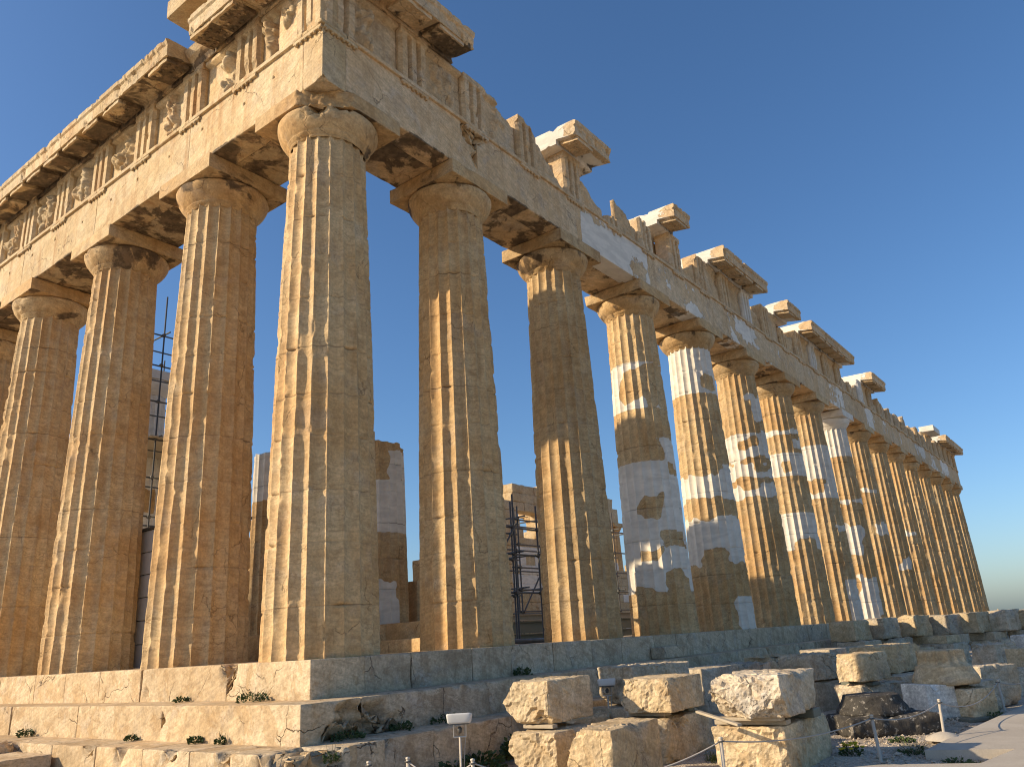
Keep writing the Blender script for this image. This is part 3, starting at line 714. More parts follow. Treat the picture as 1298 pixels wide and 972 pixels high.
# stepped platform -----------------------------------------------------------------------
SZ = [0, -.5516, -1.0645, -1.5765]; TD = [0, .70, 1.40]
def step_block(side, s, a, b_, seed, mat, depth=1.0, cell=.05, cuts=(), bites=(), dz=0, dd=0, chip=.06):
    z1, z0 = SZ[s]+dz, SZ[s+1]-.06
    V, Q, V0 = stone((b_-a-.012, depth, z1-z0), cell, seed, r=.007, chip=chip, rough=.005, cuts=cuts, bites=bites, thr=.14)
    V = V+np.array([(a+b_)/2, .10+TD[s]+dd-depth/2, (z0+z1)/2])
    mk('step_block', loc(V, side), fl(Q, side), mat, T)
rg = random.Random(12)
# west side rows
WR = [[.0, 2.09, 4.74, 6.24, 7.66, 9.02, 10.77], [-.70, 2.74, 5.51, 8.24, 10.4], [-1.40, .74, 1.94, 3.31, 4.74, 6.6, 8.6]]
for s in range(3):
    j = list(WR[s])
    while j[-1] < 20: j.append(j[-1]+rg.uniform(1.5, 2.6))
    j.append(30.88+TD[s])
    for i in range(len(j)-1):
        a, b_ = j[i], j[i+1]; L = b_-a; ct = []; bi = []
        if s == 0 and i == 0: ct = [((1, 1, .5), L/2+.25)]; bi = [((L/2, .5, .3), .26), ((L/2-.05, .5, -.02), .12)]
        if s == 0 and i == 1: bi = [((-L/2, .5, .32), .28), ((L/2-.2, .5, -.1), .10)]
        if s == 1 and i == 0: bi = [((L/2, .5, .1), .16), ((-L/2-.02, -.26, -.16), .40), ((-L/2-.02, -.02, -.22), .22)]
        if s == 2 and i == 0: ct = [((-1, 0, .9), 1.02), ((-.3, 1, .8), .74)]; bi = [((-L/2+.3, .5, .2), .42), ((-L/2+.2, 0, .28), .4)]
        if s == 2: bi = bi+[((rg.uniform(-.5, .5), .5, .25), .18)]
        step_block('w', s, a, b_, 500+s*40+i, M_step, 1.05, .045 if b_ < 12 else .12, ct, bi, dd=rg.uniform(-.012, .008))
NR = [[0, 2.09, 3.64, 4.80, 6.22, 7.70, 9.02, 10.63, 11.83, 16.12, 19.88], [.02, 3.22, 5.11, 7.41, 9.6], [-.72, .15, 1.16, 3.0, 5.0]]
for s in range(3):
    j = list(NR[s])
    if s == 0: j[0] = 1.05
    elif s == 1: j[0] = .35
    else: j[0] = -.72
    while j[-1] < 33: j.append(j[-1]+rg.uniform(1.8, 3.2))
    j.append(69.5+TD[s]-1.05)
    for i in range(len(j)-1):
        a, b_ = j[i], j[i+1]; L = b_-a; ct = []; bi = []
        if s == 1 and i == 0: bi = [((-L/2+.1, .52, -.22), .46), ((-L/2+.6, .52, -.28), .30)]; ct = [((.2, 1, 1.2), .64)]
        if s == 1 and i in (1, 2): bi = [((-.2, .5, -.3), .2)]
        if s == 2 and i == 0: ct = [((-1, .5, .35), .52)]
        if s == 2 and i == 1: bi = [((-L/2, .5, .2), .2)]
        step_block('n', s, a, b_, 600+s*40+i, M_stepn, 1.05, .05 if b_ < 14 else .15, ct, bi, dd=rg.uniform(-.015, .010)-(.07 if (s == 2 and i > 0) else 0), chip=.10 if s else .06)
# corner pieces of the steps (they return from the west side)
V, Q, V0 = stone((1.05, 1.05, .62), .045, 650, chip=.08); 
# intermediate small step between columns
V, Q, V0 = stone((1.25, .38, .27), .05, 655); mk('small_step', V+np.array([11.0, -.19, -.41]), Q, M_stepn, T)
# floor of the colonnade and core of the platform
V, Q = box_lat(np.array([.95, 68.5]), np.array([.95, 29.9]), np.array([-1.7, -.012])); mk('paving', V, Q, M_step, T, smooth=False)

# inner porch -----------------------------------------------------------------------------
for a, b_, y0, z0, z1, n in [(5.15, 8, 2.55, -.01, .27, 3), (5.55, 8, 3.05, .27, .64, 4)]:
    yy = y0; 
    while yy < 28:
        l = 1.45 if yy > y0 else 1.2
        V, Q, V0 = stone((b_-a, l-.006, z1-z0), .08, yy+z0); mk('porch_step', V+np.array([(a+b_)/2, yy+l/2, (z0+z1)/2]), Q, M_col, T); yy += l
def porch_col(y, h, seed, patches, cap=False, label=None, lean=0):
    V, Q, Tt, a = shaft(6.6, y, .64, .64+h, .84, .67, seed, .08, 8, 1., patches, H=9.1, topbreak=0 if cap else .25)
    o = mk('porch_column', V, Q, M_col, T, tris=Tt, attrs=a, label=label)
    if cap: capital(o, 6.6, y, 10.55, seed, rn=.665, re=.88, aw=1.78, new=1., cell=.09, n=64)
porch_col(5.68, 4.75, 701, [(2.9, 4.3, -120, 120, 1, .03), (.6, 1.75, -60, 40, 1, .12), (4.3, 5.2, 30, 120, 1, .1)], label='broken porch column stump with a new white drum')
porch_col(9.85, 5.2, 702, [(4.9, 6, -120, 40, 1, .04), (4.4, 4.9, -120, 120, 1, .03)], label='broken porch column stump of mixed old and new drums')
porch_col(14.02, 9.05, 703, [(0, 10, -180, 180, 1, .05)], True)
porch_col(18.2, 9.05, 704, [(0, 10, -180, 180, 1, .05), (5.2, 6.2, -40, 60, 0, .3)], True, label='new white porch column behind scaffolding')
# remains of the inner walls
def wall(spec, mat, name='cella_wall', label=None):
    mb = MB()
    for (x, y, z, lx, ly, lz, sd, new) in spec:
        V, Q, V0 = stone((lx-.01, ly, lz-.006), .14, sd, chip=.10, rough=.012, r=.015, thr=.05); mb.add(V+np.array([x, y, z]), Q, newness=np.full(len(V), new))
    mb.out(name, mat, T, label=label)
WM = M_ent
wall([(8.6, 5.7, 1.2, 1.9, .9, 1.12, 1, 0), (8.9, 5.8, 2.05, 1.0, .7, .7, 2, 0), (10.2, 5.7, .95, 1.2, .9, .62, 3, 0)], WM)
rg = random.Random(77); spec = []
for r_ in range(17):
    z = .65*r_+.35; x = 30+(.7 if r_ % 2 else 0)
    while x < 50:
        l = rg.uniform(1.1, 1.7); xc = x+l/2
        top = 9.4+2.6*math.exp(-((xc-40.5)/2.6)**2)+rg.uniform(-.5, .4)
        hole = abs(xc-39.7) < 1.0 and 7.4 < z < 9.3
        if z < top and not hole:
            spec.append((xc, 25.2+rg.uniform(-.06, .06), z, l, 1.15, .65, r_*31+xc, 1. if (2.6 < z < 6.4 and 37.6 < xc < 42.2 and rg.random() < .8) else 0.))
        x += l
wall(spec, WM, label='ragged inner wall with a gap and new white blocks')
spec = []
for r_ in range(9):
    x = 51+(.6 if r_ % 2 else 0)
    while x < 62:
        l = rg.uniform(1.1, 1.6); xc = x+l/2
        if .65*r_ < 5.2+rg.uniform(-.8, .5): spec.append((xc, 25.2, .65*r_+.35, l, 1.15, .65, r_*17+xc, 1. if rg.random() < .15 else 0.))
        x += l
wall(spec, WM)
for k in (11, 12, 13, 14):
    V, Q, Tt, a = shaft(NX[k], 29.86, 0, 9.60, .953, .745, 800+k, .25, 5, 1.); o = mk('column', V, Q, M_col, T, tris=Tt, attrs=a); capital(o, NX[k], 29.86, ZA, 800+k, cell=.2, n=40)
for k in (11, 12, 13):
    V, Q, V0 = stone((4.28, 1.77, 1.35), .25, 820+k); mk('architrave_block', V+np.array([(NX[k]+NX[k+1])/2, 29.86, 11.1]), Q, M_ent, T)
    V, Q, V0 = stone((3.6, 1.3, 1.0), .25, 830+k, chip=.2); mk('frieze_backing', V+np.array([(NX[k]+NX[k+1])/2, 29.86, 12.29]), Q, M_ent, T)

# ------------------------------------------------------------------ fallen blocks
BG = 'fallen marble blocks stacked beside the temple'
def rock(x0, y0, zb, lx, ly, lz, seed, label, mat=None, rot=0., cuts=(), bites=(), cell=.05, broken=.05, chip=.12, name='stone_block', cat='stone block', rf=.012, tilt=(0, 0), new=0):
    L = np.array([lx, ly, lz])
    V, Q, V0 = stone(L, cell, seed, r=.012, chip=chip, rough=.008, cuts=cuts, bites=bites, rockface=rf, thr=.05, chipf=1.9)
    # the end towards the west is a rough break
    wx = sm(-lx/2+.12, -lx/2+.02, V0[:, 0])
    fz = facet(V0*np.array([2.4, 2.4, 2.9])+seed*.7, 61)*.7+facet(V0*6.5+seed, 63)*.30
    V[:, 0] += wx*(broken*.62*fz+broken*.22*fbm(V0*16+seed, 65, 4))
    dn = V/np.maximum(np.linalg.norm(V, axis=1, keepdims=True), .05)
    V = V+dn*((1-wx)*(rf*1.2*facet(V0*5+seed*1.3, 71)+rf*.5*fbm(V0*16+seed, 73, 3)))[:, None]
    V = V+np.array([0, 0, lz/2])
    V = rotz(V, rot); V[:, 2] += tilt[0]*V[:, 0]+tilt[1]*V[:, 1]
    o = mk(name, V, Q, mat or M_rock, smooth=cell > .055, attrs={'newness': np.full(len(V), new)})
    c, s = math.cos(rot), math.sin(rot)
    o.location = (x0+c*lx/2-s*ly/2, y0+s*lx/2+c*ly/2, zb)
    return tag(o, label, cat, BG)
near = .035
rock(1.86, -2.90, -1.06, 1.2, .86, .575, 1, 'pale block with a pointed lit end raised on a thin slab, beside the floodlight', cell=near, cuts=[((-.15, 1, .8), .37), ((-.25, .9, -.9), .38)], bites=[((-.6, -.30, -.30), .16)], rot=.03, broken=.07)
rock(1.66, -3.10, -1.74, 1.12, .80, .60, 2, 'jagged block carrying the pointed pale block beside the floodlight', cell=near, cuts=[((-.25, 1, -.7), .39), ((0, 1, .9), .40)], bites=[((.1, -.45, .35), .22)], rot=.02, broken=.10)
rock(1.10, -4.34, -1.76, 1.36, .66, .735, 3, 'low block with a smooth grey side nearest the rope', cell=near, cuts=[((-.25, .9, .5), .45)], rot=.05, broken=.06)
rock(3.30, -4.05, -1.05, 1.2, .90, .47, 4, 'upper pale block with a shadow across its rough end, second stack from the floodlight', cell=near, cuts=[((-.4, .9, -.9), .50), ((-.3, 1, .4), .46)], bites=[((.62, -.3, -.05), .16)], rot=.03, broken=.08)
rock(3.26, -3.98, -1.74, 1.72, .80, .61, 5, 'lower cracked block with a notched top in grass, second stack from the floodlight', cell=near, bites=[((-.45, -.4, .32), .24), ((.75, -.4, .35), .25)], cuts=[((1, -.2, .6), .80)], rot=.02, broken=.10)
rock(2.32, -6.06, -1.02, 1.52, .98, .50, 6, 'big lichen streaked block lying on boards, upper in the stack by the rope post', M_rockg, cell=near, cuts=[((-.55, .25, 1.), .48), ((-.75, .5, -.85), .56), ((-.75, -.35, -.6), .70)], rot=.02, broken=.12, rf=.02)
rock(2.62, -5.92, -1.74, 1.95, .96, .60, 7, 'big bright block with a rounded dark end, lower in the stack by the rope post', cell=near, cuts=[((1, -.2, -.7), .95), ((1, -.1, .8), .98)], rot=.03, broken=.09, rf=.02)
rock(5.1, -2.45, -1.10, 1.55, .9, .62, 8, 'rough brownish block behind the block with a shadowed end', M_rockg, cell=.05, rot=-.25, cuts=[((-1, .2, -.6), .75)], rf=.03, broken=.1)
rock(4.9, -2.4, -1.76, 1.7, .9, .62, 9, 'shaded block on the ground under the rough brownish block', M_rockg, cell=.06, rot=-.2)
rock(4.35, -2.3, -1.76, .7, .7, .55, 10, 'small rounded pale block half hidden between two stacks', cell=.05, rot=.5, rf=.05)
rock(9.4, -1.75, -1.76, 2.1, .9, 1.0, 11, 'tall dark block with a slanted veined face behind the big stacks', M_rockg, cell=.06, rot=-.15, cuts=[((1, -.3, .8), .95)])
rock(10.9, -2.0, -1.76, 1.2, .9, .98, 12, 'dark brown rough boulder beside the slanted veined block', M_rockg, cell=.06, rot=-.3, rf=.06)
rock(12.5, -2.1, -1.3, 1.3, .8, .62, 13, 'boulder with a bright hollow top behind the lichen streaked block', cell=.06, rot=-.4, rf=.05, bites=[((-.3, -.2, .35), .35)])
rock(9.9, -3.95, -1.10, 1.25, .8, .52, 14, 'grey veined block with a sloping right end behind the lichen streaked block', M_rockg, cell=.05, rot=-.35, cuts=[((1, -.3, .7), .55), ((-1, 0, .6), .62)], rf=.03)
rock(10.0, -4.0, -1.76, 1.5, .8, .63, 15, 'shaded block under the grey veined block with a sloping end', M_rockg, cell=.07, rot=-.3)
rock(11.7, -3.9, -1.2, .8, .8, .66, 16, 'dark upright block left of the lit round ended block', M_rockg, cell=.06, rot=-.2)
rock(11.7, -3.9, -1.76, .9, .8, .55, 17, 'base block under the dark upright block', M_rockg, cell=.07, rot=-.2)
rock(9.05, -5.32, -1.07, .96, .60, .51, 18, 'lit block with a rounded rough end on top of dark wood wedges', cell=.04, rot=-.22, cuts=[((-.6, .7, .6), .52), ((-.5, .5, -1), .50), ((-.7, -.5, .4), .60)], broken=.06)
rock(9.1, -5.10, -1.76, 1.2, .7, .62, 19, 'cracked block in shade under the lit round ended block', M_rockg, cell=.05, rot=-.6, cuts=[((-1, 0, .8), .62)], rf=.03)
rock(10.9, -5.5, -1.76, .8, .6, .66, 20, 'square shaded block between the cracked block and the white block', M_rockg, cell=.05, rot=-.5)
rock(11.1, -5.05, -1.08, .95, .7, .57, 21, 'pitted block with pale patches right of the lit round ended block', cell=.05, rot=-.4, rf=.03)
rock(12.3, -5.0, -1.12, 1.25, .8, .60, 22, 'block with a sloping right end left of the upturned capital', cell=.05, rot=-.45, cuts=[((1, -.2, .8), .55)], rf=.02)
rock(12.3, -5.0, -1.76, 1.3, .8, .62, 23, 'dark base block under the sloping block left of the upturned capital', M_rockg, cell=.07, rot=-.45)
rock(8.78, -6.36, -1.76, .66, .62, .62, 24, 'clean white new marble block with a chipped top leaning slightly', M_white, cell=.035, rot=-.62, broken=.0, chip=.03, rf=.002, bites=[((-.1, -.31, .30), .14)], tilt=(-.03, .05), cat='marble block', name='marble_block')
rock(9.15, -7.0, -1.76, .62, .55, .52, 25, 'square tan block standing on timber under the upturned capital', cell=.045, rot=-.55, cuts=[((1, .1, -.8), .5)])
rock(9.9, -6.9, -1.76, .9, .75, .58, 26, 'grey block with a slanted corner right of the square tan block', M_rockg, cell=.05, rot=-.5, cuts=[((.3, -1, -.6), .45)])
rock(11.4, -6.9, -1.76, 1.0, .7, .78, 27, 'curved grey block behind the slanted corner block', M_rockg, cell=.05, rot=-.6, cuts=[((1, .3, .7), .52), ((1, .3, .2), .50)], rf=.02)
rock(13.7, -6.8, -1.80, 1.5, .8, .62, 28, 'long veined block on the ground at the right edge near the farthest post', M_rockg, cell=.06, rot=-.75)
rock(14.3, -7.5, -1.2, .75, .6, .42, 29, 'small tan block lying on the long veined block at the right edge', cell=.06, rot=-.6)
rock(14.9, -7.3, -1.80, 1.0, .6, .60, 30, 'low block under the small tan block at the right edge', M_rockg, cell=.07, rot=-.6)
rock(18.3, -6.35, -1.62, .9, .8, .82, 31, 'rounded weathered block standing alone in front of the back row', M_rockg, cell=.05, rot=-.5, cuts=[((-1, .3, 1), .52), ((1, 0, 1), .55)], rf=.04)
rock(18.3, -6.4, -1.80, 1.5, .9, .2, 32, 'flat slab under the rounded weathered block', M_rockg, cell=.08, rot=-.5)
rock(19.2, -7.0, -1.3, .7, .5, .68, 33, 'bright white block standing upright at the far right edge', M_white, cell=.06, rot=-.7, chip=.03, broken=0, rf=.002, cat='marble block', name='marble_block')
rock(19.0, -7.3, -1.80, 1.3, 1.0, .5, 34, 'dark slab under the bright white upright block', M_rockg, cell=.08, rot=-.7)
# long slabs between the steps and the blocks
for i, (x, y, z, lx, ly, lz, lb) in enumerate([
    (17.6, -3.9, -1.76, 3.4, 1.0, .62, 'lowest long slab lying in front of the back row'), (18.0, -3.8, -1.13, 3.0, .9, .24, 'flat slab with a sunlit top in front of the back row'),
    (16.2, -2.5, -1.76, 3.4, 1.0, .66, 'long dark slab parallel to the steps behind the lit round ended block'), (16.6, -2.5, -1.09, 1.5, .8, .28, 'small sunlit slab lying on the long dark slab'),
    (14.2, -2.2, -1.76, 2.2, 1.0, .72, 'worn slab beside the lowest step behind the hollow boulder'), (20.5, -2.6, -1.76, 2.8, .9, .84, 'thick shaded slab just left of the back row'),
    (19.2, -1.8, -1.15, 2.4, .8, .38, 'flat grey slab lying against the lowest step before the back row'), (14.5, -3.6, -1.76, 1.7, .9, .55, 'low tan slab behind the dark upright block')]):
    rock(x, y, z, lx, ly, lz, 50+i, lb, M_rock if 'sunlit' in lb or 'tan' in lb else M_rockg, cell=.08, rot=-.12-.05*(i % 3), rf=.03)
# the back row: two tiers, standing across the end of the steps
names = ['first', 'second', 'third', 'fourth', 'fifth', 'sixth', 'seventh']
pts = [(21.45, -1.9), (22.55, -2.6), (23.65, -3.4), (24.5, -4.3), (25.1, -5.1), (25.75, -5.95), (26.4, -6.8)]
lows = [(21.3, -2.1, 1.1, 'shaded lower block under the first block of the back row'), (22.6, -2.8, 1.1, 'shaded lower block under the second block of the back row'), (23.5, -4.35, 2.0, 'long rough split block under the middle of the back row'),
        (25.2, -5.55, 1.1, 'squared block under the sixth block of the back row'), (26.1, -6.7, 1.1, 'dark lower block under the seventh block of the back row')]
for i, (x, y) in enumerate(pts):
    rock(x, y, -.62, .95, .98, .66+.02*(i % 3), 70+i, names[i]+' block from the left in the top tier of the back row', M_rockg if i % 2 else M_rock, cell=.07, rot=-.32, rf=.03, cuts=[((-.3, .2, 1), .36)] if i in (2, 5) else ())
for i, (x, y, ly, lb) in enumerate(lows):
    rock(x, y-.1, -1.76, 1.0, ly, 1.12 if i in (0, 1) else .86, 80+i, lb, M_rockg, cell=.07, rot=-.32, rf=.05)
rock(23.75, -4.25, -.90, .9, 1.6, .27, 90, 'thin pale slab between the two tiers of the back row', cell=.08, rot=-.32)
rock(25.3, -5.5, -.90, .9, .9, .27, 91, 'thin dark slab under the sixth block of the back row', M_rockg, cell=.08, rot=-.32)
rock(26.3, -6.6, -.90, .9, .9, .27, 92, 'thin dark slab under the seventh block of the back row', M_rockg, cell=.08, rot=-.32)
# blocks against the west steps
rock(-4.2, 4.55, -1.85, 2.72, 1.4, .66, 95, 'low squared block butting against the west steps at the left edge', M_step, cell=.05, chip=.06, broken=.01, rf=.006)
rock(-2.9, 5.98, -1.75, 1.45, 1.5, .72, 96, 'worn block with grooves behind the low squared block by the west steps', M_step, cell=.05, chip=.15, rf=.02, broken=.02, cuts=[((0, -1, .8), .74)])

# fallen capital set upside down, and the lichen-blackened one
def lath_obj(name, prof, n, loc_, mat, parent=None, flutes=None, seed=0, wob=.02, ell=(1, 1), chipa=.1):
    P = []
    for a, b in zip(prof[:-1], prof[1:]):
        k = max(1, int(math.hypot(b[0]-a[0], b[1]-a[1])/.035))
        for t in range(k): P.append((a[0]+(b[0]-a[0])*t/k, a[1]+(b[1]-a[1])*t/k))
    P.append(prof[-1]); V, Q = lathe(P, n); r = np.hypot(V[:, 0], V[:, 1]); th = np.arctan2(V[:, 1], V[:, 0])
    D = np.stack([np.cos(th), np.sin(th), 0*th], -1); W_ = V+seed; nf = 14
    d = np.clip(fbm(W_*2.2, 3, 4)-.08, 0, 1)*chipa+wob*fbm(W_*5, 4, 4)
    if flutes:
        z0, z1, dep = flutes; s = ((th/(2*math.pi)*nf) % 1)*2-1; d = d+dep*(1-s*s)*((V[:, 2] > z0) & (V[:, 2] < z1))
    V = V-D*(d*np.minimum(1, r/.3))[:, None]; V[:, 0] *= ell[0]; V[:, 1] *= ell[1]
    V[:, 2] += .012*fbm(W_*5, 8, 4)
    o = mk(name, V, Q, mat, parent); o.location = loc_; return o
o = lath_obj('fallen_capital', [(.0, 0), (.56, 0), (.585, .05), (.575, .11), (.50, .25), (.49, .29), (.49, .315), (.445, .33), (.44, .345), (.44, .60), (.0, .61)], 120, (9.72, -6.55, -1.17), M_rock, flutes=(.352, .615, .085), seed=3, chipa=.06)
tag(o, 'round fluted capital set upside down on a square tan block', 'column capital')
t_ = thing('fallen_capital', 'lichen blackened round capital lying on the gravel by the rope', 'column capital', (7.05, -5.95, -1.76))
V, Q, V0 = stone((1.55, 1.05, .34), .035, 33, chip=.22, rough=.02, r=.05, rockface=.04, thr=.0, cuts=[((1, 1, 0), .85), ((-1, -1, 0), .92)])
V = rotz(V+np.array([0, 0, .17]), -.85); mk('abacus', V, Q, M_black, t_)
lath_obj('echinus', [(0, 0), (.57, 0), (.58, .05), (.50, .18), (.44, .30), (0, .31)], 90, (.05, .12, .33), M_black, t_, seed=8, wob=.06, chipa=.16)

# boards and slabs wedged between the blocks
def board(x, y, z, L, w, h, rot, label, tilt=0, mat=None, name='wooden_board', cat='board'):
    V, Q, V0 = stone((L, w, h), .08, x+y, r=.003, chip=.01, rough=.002); V[:, 2] += tilt*V[:, 0]; V = rotz(V, rot)
    o = mk(name, V, Q, mat or M_wood); o.location = (x, y, z); tag(o, label, cat)
board(2.80, -5.45, -1.10, .95, .20, .055, 1.6, 'weathered board lying flat under the lichen streaked block')
board(2.62, -5.50, -1.045, .85, .16, .04, 1.6, 'thin timber strip on top of the flat weathered board')
board(2.10, -5.30, -.985, .74, .07, .03, 1.15, 'slanted pale board sticking out under the lichen streaked block', tilt=.16)
board(3.75, -5.5, -1.08, .30, 1.0, .11, 0, 'dark timber wedge at the shaded end of the lichen streaked block', mat=M_girder)
board(2.00, -2.62, -1.095, .12, .52, .05, 0, 'thin pale slab wedged under the pointed lit block', mat=M_wood)
board(3.55, -3.55, -1.085, .2, .62, .05, 0, 'thin grey slab wedged under the block with a shadowed end', mat=M_wood)
board(4.25, -3.6, -1.085, .2, .62, .05, 0, 'dark timber wedge under the shaded end of the second stack', mat=M_girder)
board(9.5, -5.05, -1.125, .25, .7, .06, -.3, 'dark timber wedge under the lit round ended block', mat=M_girder)
board(9.35, -6.95, -1.735, .9, .5, .06, -.5, 'flat timber under the square tan block', mat=M_girder)

# ------------------------------------------------------------------ scaffolds and site gear
def scaffold(name, label, xs, ys, zs, H, plank=None, extra=()):
    x0, y0 = xs[0], ys[0]; t = thing(name, label, 'scaffold', (x0, y0, 0), 'steel tube scaffolds inside the temple')
    def tb(nm, a, b, r=.028):
        V, Q, Tt = tube([a, b], r, 8); V = V-np.array([x0, y0, 0]); mk(nm, V, Q, M_steel, t, tris=Tt)
    rg = random.Random(int(x0*10))
    for x in xs:
        for y in ys:
            h = H+rg.uniform(-.5, .6); tb('pole', (x, y, 0), (x+rg.uniform(-.03, .03), y, h))
            for z in zs:
                V, Q, V0 = stone((.11, .10, .10), .05, x+z, r=.01); mk('coupler', V+np.array([x-x0, y-y0, z]), Q, M_steel, t)
    for z in zs:
        for y in ys: tb('rail', (xs[0]-.35, y+.06, z+rg.uniform(-.03, .03)), (xs[-1]+.4, y+.06, z+rg.uniform(-.03, .03)))
        if z in zs[1::3]:
            for x in xs: tb('crossbar', (x+.06, ys[0]-.3, z+.06), (x+.06, ys[-1]+.3, z+.06))
    for i in range(0, len(xs)-1, 2):
        tb('brace', (xs[i], ys[0]-.06, zs[i % 2]), (xs[i+1], ys[0]-.06, zs[min(len(zs)-1, 2+i % 2)]))
    if plank is not None:
        for z in plank:
            V, Q, V0 = stone((xs[-1]-xs[0]+.5, ys[-1]-ys[0]+.3, .06), .3, z); mk('plank', V+np.array([(xs[-1]-xs[0])/2, (ys[-1]-ys[0])/2, z+.05]), Q, M_wood, t)
scaffold('scaffold', 'low tube scaffold seen between the third and fourth flank columns', [14.6, 15.9, 18.6, 21.2, 23.0], [7.0, 8.1], [1.0, 1.75, 2.5, 3.3, 4.2], 5.0)
scaffold('scaffold', 'tall tube scaffold round the white porch column', [5.3, 7.9], [14.9, 16.4, 19.6], [2., 3.3, 4.6, 5.9, 7.2, 8.5, 9.8, 10.9], 12.2, plank=(7.2,))
scaffold('scaffold', 'small tube scaffold in shadow behind the second flank column', [9.2, 10.9, 12.1], [4.4, 5.4], [1.4, 2.5, 3.3], 3.9)
def girder(x0, x1, y, z, h, label, mat=None):
    L = x1-x0; t = thing('steel_girder', label, 'girder', ((x0+x1)/2, y, z))
    for nm, sz, zz in (('flange', (L, .28, .03), .015), ('web', (L, .03, h-.06), h/2), ('flange', (L, .28, .03), h-.015)):
        V, Q = box_lat(*[np.array([-s/2, s/2]) for s in sz]); mk(nm, V+np.array([0, 0, zz]), Q, mat or M_girder, t, smooth=False)
girder(12.9, 23.5, 6.1, .02, .26, 'lowest grey green steel girder lying behind the third flank column')
girder(12.7, 23.2, 6.15, .30, .36, 'thick grey green steel girder stacked on the lowest girder')
girder(12.7, 23.4, 6.1, .68, .20, 'top pale girder of the stack behind the third flank column', M_wood)
V, Q, Tt = tube([(7.2, 2.75, .75), (7.3, 2.62, .70), (7.4, 2.55, .5), (7.45, 2.45, .3), (7.6, 2.35, .1), (8.2, 2.3, .06), (9.4, 2.4, .06)], .06, 10)
o = mk('hose', V-np.array([7.4, 2.5, 0]), Q, M_hose, tris=Tt); o.location = (7.4, 2.5, 0); tag(o, 'grey ribbed hose curving down over the porch steps', 'hose')

def floodlight(x, y, zb, h, s, rot, label, cage=True):
    t = thing('floodlight', label, 'floodlight', (x, y, zb), 'site floodlights'); t.rotation_euler.z = rot
    V, Q, Tt = tube([(0, 0, 0), (0, 0, h-.30*s)], .022*s, 10); mk('post', V, Q, M_post, t, tris=Tt)
    V, Q = lathe([(0, 0), (.11*s, 0), (.11*s, .012), (0, .012)], 20); mk('base_plate', V, Q, M_post, t)
    L = np.array([.40, .30, .17])*s
    V, Q, V0 = stone(L, .05, 2, r=.02, chip=0, rough=0); V[:, :2] *= (1-.12*(V[:, 2:]/L[2]+.5)*-1+0) ; V[:, 2] += -.10*V[:, 1]
    V = V+np.array([0, 0, h]); hd = mk('lamp_housing', V, Q, M_white_paint, t)
    V, Q = box_lat(np.linspace(-.17, .17, 3)*s, np.linspace(-.12, .12, 3)*s, np.array([-.012, 0])*s); V[:, 2] += -.10*V[:, 1]; mk('glass', V+np.array([0, 0, h-.088*s]), Q, M_glass, hd)
    for sx in (-1, 1):
        V, Q, Tt = tube([(sx*.11*s, 0, h-.08*s), (sx*.11*s, 0, h-.30*s)], .011*s, 6); mk('bracket', V, Q, M_white_paint, t, tris=Tt)
    V, Q, Tt = tube([(-.11*s, 0, h-.30*s), (.11*s, 0, h-.30*s)], .012*s, 6); mk('bracket', V, Q, M_white_paint, t, tris=Tt)
    V, Q = lathe([(0, -.05*s), (.03*s, -.05*s), (.045*s, .02*s), (.02*s, .06*s), (0, .06*s)], 14); mk('bulb_holder', V+np.array([0, 0, h-.19*s]), Q, M_steel, t)
    V, Q, Tt = tube([(.08*s, 0, h-.1*s), (.09*s, .02, h-.35*s), (.05*s, .02, .4*h), (.03, .02, .02)], .008*s, 6); mk('cable', V, Q, M_rope, t, tris=Tt)
floodlight(.35, -2.55, -1.74, .92, .72, -.95, 'white box floodlight on a thin post in front of the north steps')
floodlight(5.0, -1.95, -1.74, 1.02, .72, -.95, 'white box floodlight half hidden behind the pointed lit block')

# rope barrier
PO = [(-.95, -2.27), (-.58, -2.54), (-.49, -3.47), (1.66, -5.50), (4.08, -6.60), (6.25, -7.04), (10.07, -7.35), (14.6, -7.75)]
PB = [-1.72]*4+[-1.72, -1.655, -1.70, -1.72]
plab = ['leftmost short rope post at the bottom edge by the steps', 'short rope post left of the floodlight at the bottom edge', 'short rope post just right of the floodlight at the bottom edge', 'rope post in front of the big bright stacked block',
        'rope post in the gravel right of the big stacked blocks', 'rope post on a concrete mound at the path corner', 'rope post beside the far edge of the path', 'rope post beyond the right edge']
PT = []
for i, (x, y) in enumerate(PO[:7]):
    zt = -1.155; rgp = random.Random(i+3); zb = PB[i]
    dx, dy = rgp.uniform(-.03, .03), rgp.uniform(-.03, .03)
    t = thing('rope_post', plab[i], 'rope post', (x+dx, y+dy, zb), 'posts of the rope barrier')
    V, Q, Tt = tube([(0, 0, 0), (-dx, -dy, zt-zb)], .0215, 12); mk('pole', V, Q, M_post, t, tris=Tt)
    V, Q = lathe([(.0225, -.012), (.027, -.008), (.027, .008), (.0, .016)], 12); mk('cap', V+np.array([-dx, -dy, zt-zb]), Q, M_post, t)
    V, Q, Tt = tube([(math.cos(a)*.033-dx, math.sin(a)*.033-dy, zt-zb-.035) for a in np.linspace(0, 6.28, 13)], .008, 6); mk('ring', V, Q, M_steel, t, tris=Tt)
    if i == 5:
        V, Q = lathe([(.27, -.05), (.25, -.02), (.15, .03), (.05, .055), (0, .06)], 24); V = V*(1+.12*fbm(V*5, 3, 3))[:, None]; mk('footing', V, Q, M_path, t)
    PT.append((x, y, zt-.035))
PT.append((14.6, -7.75, -1.2))
rl = {1: 'short slack rope between the two posts beside the floodlight', 2: 'slack rope running low in front of the front blocks', 3: 'rope hanging in front of the big bright stacked block', 4: 'rope sagging before the lichen blackened capital', 5: 'rope sagging before the white block and the path corner', 6: 'rope leaving the farthest post towards the right edge'}
